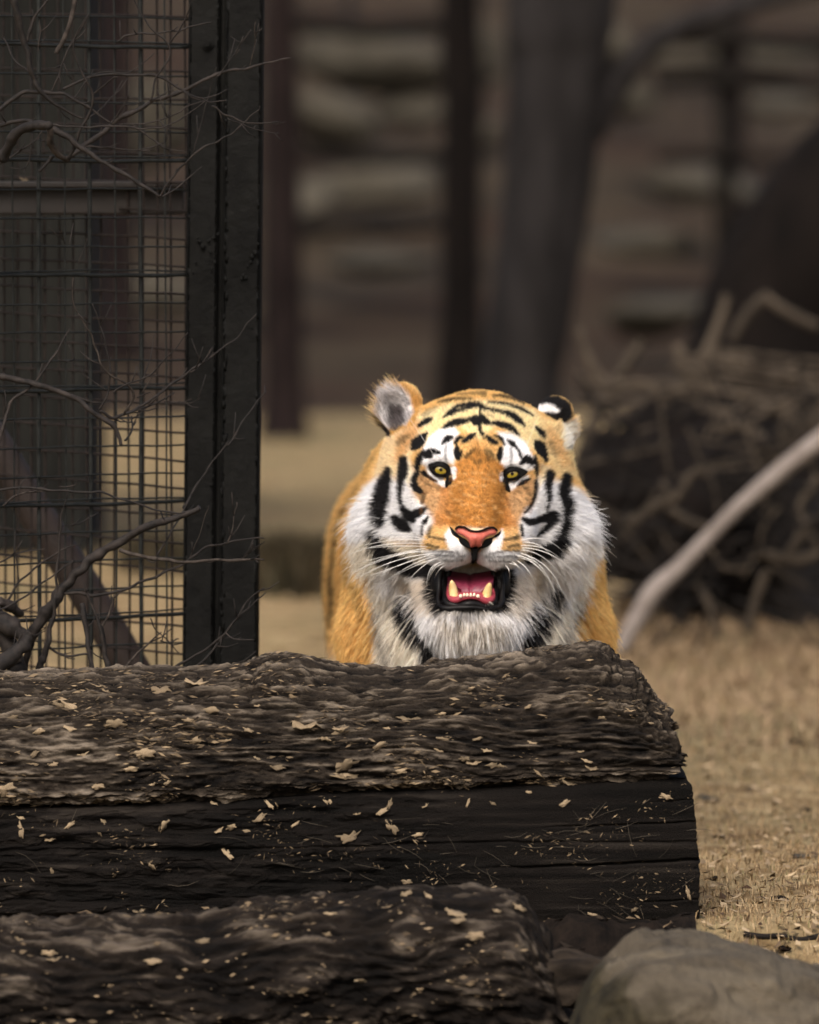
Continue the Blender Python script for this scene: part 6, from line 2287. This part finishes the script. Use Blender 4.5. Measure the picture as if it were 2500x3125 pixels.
for j in range(29):
    for base_ in (0, 40 * 30):
        sid += [(base_ + j, base_ + j + 1, base_ + j + 1 + nb_), (base_ + j, base_ + j + 1 + nb_, base_ + j + nb_)]
tongue = link('tongue', mesh_np('tongue', np.concatenate([topv, botv]), np.concatenate([F_all, np.array(sid)])), M['tongue'], tig)
# gum: U-shaped ridge carrying the lower teeth
gp = [c3(*q) for q in ((712, 1290, .085), (716, 1345, .055), (745, 1365, .040), (790, 1352, .034), (838, 1346, .032), (886, 1352, .034), (930, 1372, .040), (962, 1352, .055), (965, 1295, .085))]
gs = spline(np.array(gp), 40)
V, Fc = tube(gs, np.interp(np.linspace(0, 1, 40), [0, .2, .5, .8, 1], [.0055, .0068, .0045, .0068, .0055]), 10)
gum = link('gum', mesh_np('gum', V, Fc), M['gum'], tig)
E_g = ell_obj('mouth_floor', c3(838, 1340, .062), (.034, .026, .008), M['gum'], tig)


def canine(c_base, c_tip, r, nm='canine'):
    a_, b_ = np.array(c_base), np.array(c_tip)
    t = np.linspace(0, 1, 14)[:, None]
    p = a_ + (b_ - a_) * t
    p[:, 1] += 0.006 * np.sin(t[:, 0] * math.pi)          # slight backward curve
    rad_ = r * np.sqrt(np.clip(1 - t[:, 0] ** 2.2, 0.006, 1)) * (0.86 + 0.14 * np.sin(t[:, 0] * 2.6))
    V, Fc = tube(p, rad_, 16)
    return link(nm, mesh_np(nm, V, Fc), M['tooth'], tig)


canine(c3(742, 1362, .046), c3(725, 1250, .040), .0086)
canine(c3(922, 1370, .046), c3(951, 1264, .040), .0087)
for q, x in enumerate((778, 800, 818, 838, 858, 880)):
    ell_obj('incisor', c3(x, 1335 + (7 if q in (0, 5) else 0), .0275), (.0036 if q in (0, 5) else .0029, .003, .0036), M['tooth_w'], tig, None, 14, 0.2)
# lips: lower lip rim and inner fold
lp = [c3(*q) for q in ((667.81, 1180, .085), (650.14, 1240, .082), (648.28, 1320, .066), (655.72, 1392, .046), (700.36, 1412, .034), (838, 1408, .024), (951.46, 1416, .034), (1009.12, 1402, .046), (1022.14, 1320, .066), (1022.14, 1240, .082), (1005.4, 1185, .085))]
ls = spline(np.array(lp), 80)
ls += 0.0022 * np.stack([noise(ls * 55, 601 + q_) for q_ in range(3)], -1)
V, Fc = tube(ls, 0.0046 + 0.0012 * np.sin(np.linspace(0, 20, 80)), 12)
link('lip', mesh_np('lip', V, Fc), M['black_skin'], tig)
lp = [c3(*q) for q in ((700.36, 1190, .100), (687.34, 1260, .090), (687.34, 1340, .066), (709.66, 1388, .044), (765.46, 1396, .034), (838, 1392, .030), (909.61, 1400, .034), (965.41, 1396, .044), (984.94, 1340, .066), (984.94, 1260, .090), (974.71, 1195, .100))]
ls = spline(np.array(lp), 80)
ls += 0.0022 * np.stack([noise(ls * 60, 611 + q_) for q_ in range(3)], -1)
V, Fc = tube(ls, 0.0056 + 0.0010 * np.sin(np.linspace(2, 26, 80)), 12)
link('lip', mesh_np('lip', V, Fc), M['black_skin'], tig)
# black cheek folds that close the mouth corners
for sx, xs_ in ((-1, 660), (1, 1014)):
    ell_obj('lip_fold', c3(xs_, 1290, .105), (.018, .026, .036), M['black_skin'], tig)

# whiskers
WH = [((560, 990), (400, 972), (222, 988)), ((555, 1014), (400, 1012), (212, 1042)), ((565, 1036), (330, 1040), (116, 1100)), ((590, 1052), (400, 1048), (230, 1062)), ((600, 1070), (380, 1110), (150, 1205)), ((620, 1082), (360, 1110), (134, 1216)),
      ((630, 1092), (380, 1140), (132, 1262)), ((640, 1100), (470, 1140), (268, 1232)), ((612, 1112), (470, 1170), (300, 1282)), ((650, 1120), (520, 1160), (378, 1234)), ((662, 1142), (615, 1180), (590, 1252)), ((684, 1150), (632, 1175), (600, 1232)),
      ((640, 1150), (596, 1195), (578, 1285)), ((575, 1060), (420, 1090), (200, 1140)), ((600, 1098), (450, 1150), (240, 1225)), ((580, 1010), (460, 990), (330, 1000)), ((640, 1118), (540, 1180), (440, 1290)), ((690, 1160), (650, 1190), (625, 1240)),
      ((1130, 1016), (1270, 1010), (1395, 1094)), ((1140, 1030), (1250, 1050), (1352, 1160)), ((1118, 1070), (1270, 1120), (1400, 1272)), ((1110, 1084), (1240, 1160), (1335, 1322)), ((1098, 1100), (1200, 1140), (1282, 1235)), ((1130, 1118), (1260, 1200), (1352, 1392)),
      ((1100, 1130), (1180, 1200), (1232, 1332)), ((1062, 1150), (1130, 1180), (1182, 1272)), ((1140, 1058), (1330, 1110), (1485, 1255)), ((1080, 1140), (1120, 1180), (1140, 1260)), ((1040, 1160), (1062, 1190), (1068, 1240)), ((1120, 1046), (1260, 1060), (1372, 1130)),
      ((1110, 1108), (1230, 1150), (1330, 1262)), ((1125, 1090), (1280, 1170), (1380, 1330))]
for q, (a_, b_, c_) in enumerate(WH):
    d0_ = rng.uniform(0.022, 0.04)
    pa, pb3, pc = c3(*a_, d0_), c3(*b_, d0_ - rng.uniform(0.0, 0.03)), c3(*c_, d0_ + rng.uniform(-0.01, 0.06))
    t = np.linspace(0, 1, 16)[:, None]
    mid = 2 * pb3 - 0.5 * (pa + pc)
    p = (1 - t) ** 2 * pa + 2 * t * (1 - t) * mid + t * t * pc
    V, Fc = tube(p, np.interp(t[:, 0], [0, .5, 1], [.00062, .0005, .00018]), 5)
    link('whisker', mesh_np('whisker', V, Fc), M['whisker'], tig)
# long brow hairs
for (a_, b_, c_) in [((640, 540), (560, 420), (480, 300)), ((650, 535), (600, 400), (560, 330)), ((1120, 560), (1180, 420), (1220, 310)), ((1590, 1075), (1625, 1080), (1660, 1112)), ((1590, 1085), (1615, 1105), (1640, 1150))]:
    dq = 0.12 if a_[0] < 1500 else 0.25
    pa, pb3, pc = c3(*a_, dq), c3(*b_, dq - 0.03), c3(*c_, dq - 0.02)
    t = np.linspace(0, 1, 14)[:, None]
    mid = 2 * pb3 - 0.5 * (pa + pc)
    p = (1 - t) ** 2 * pa + 2 * t * (1 - t) * mid + t * t * pc
    V, Fc = tube(p, np.interp(t[:, 0], [0, 1], [.0004, .00015]), 5)
    link('whisker', mesh_np('whisker', V, Fc), M['whisker'], tig)
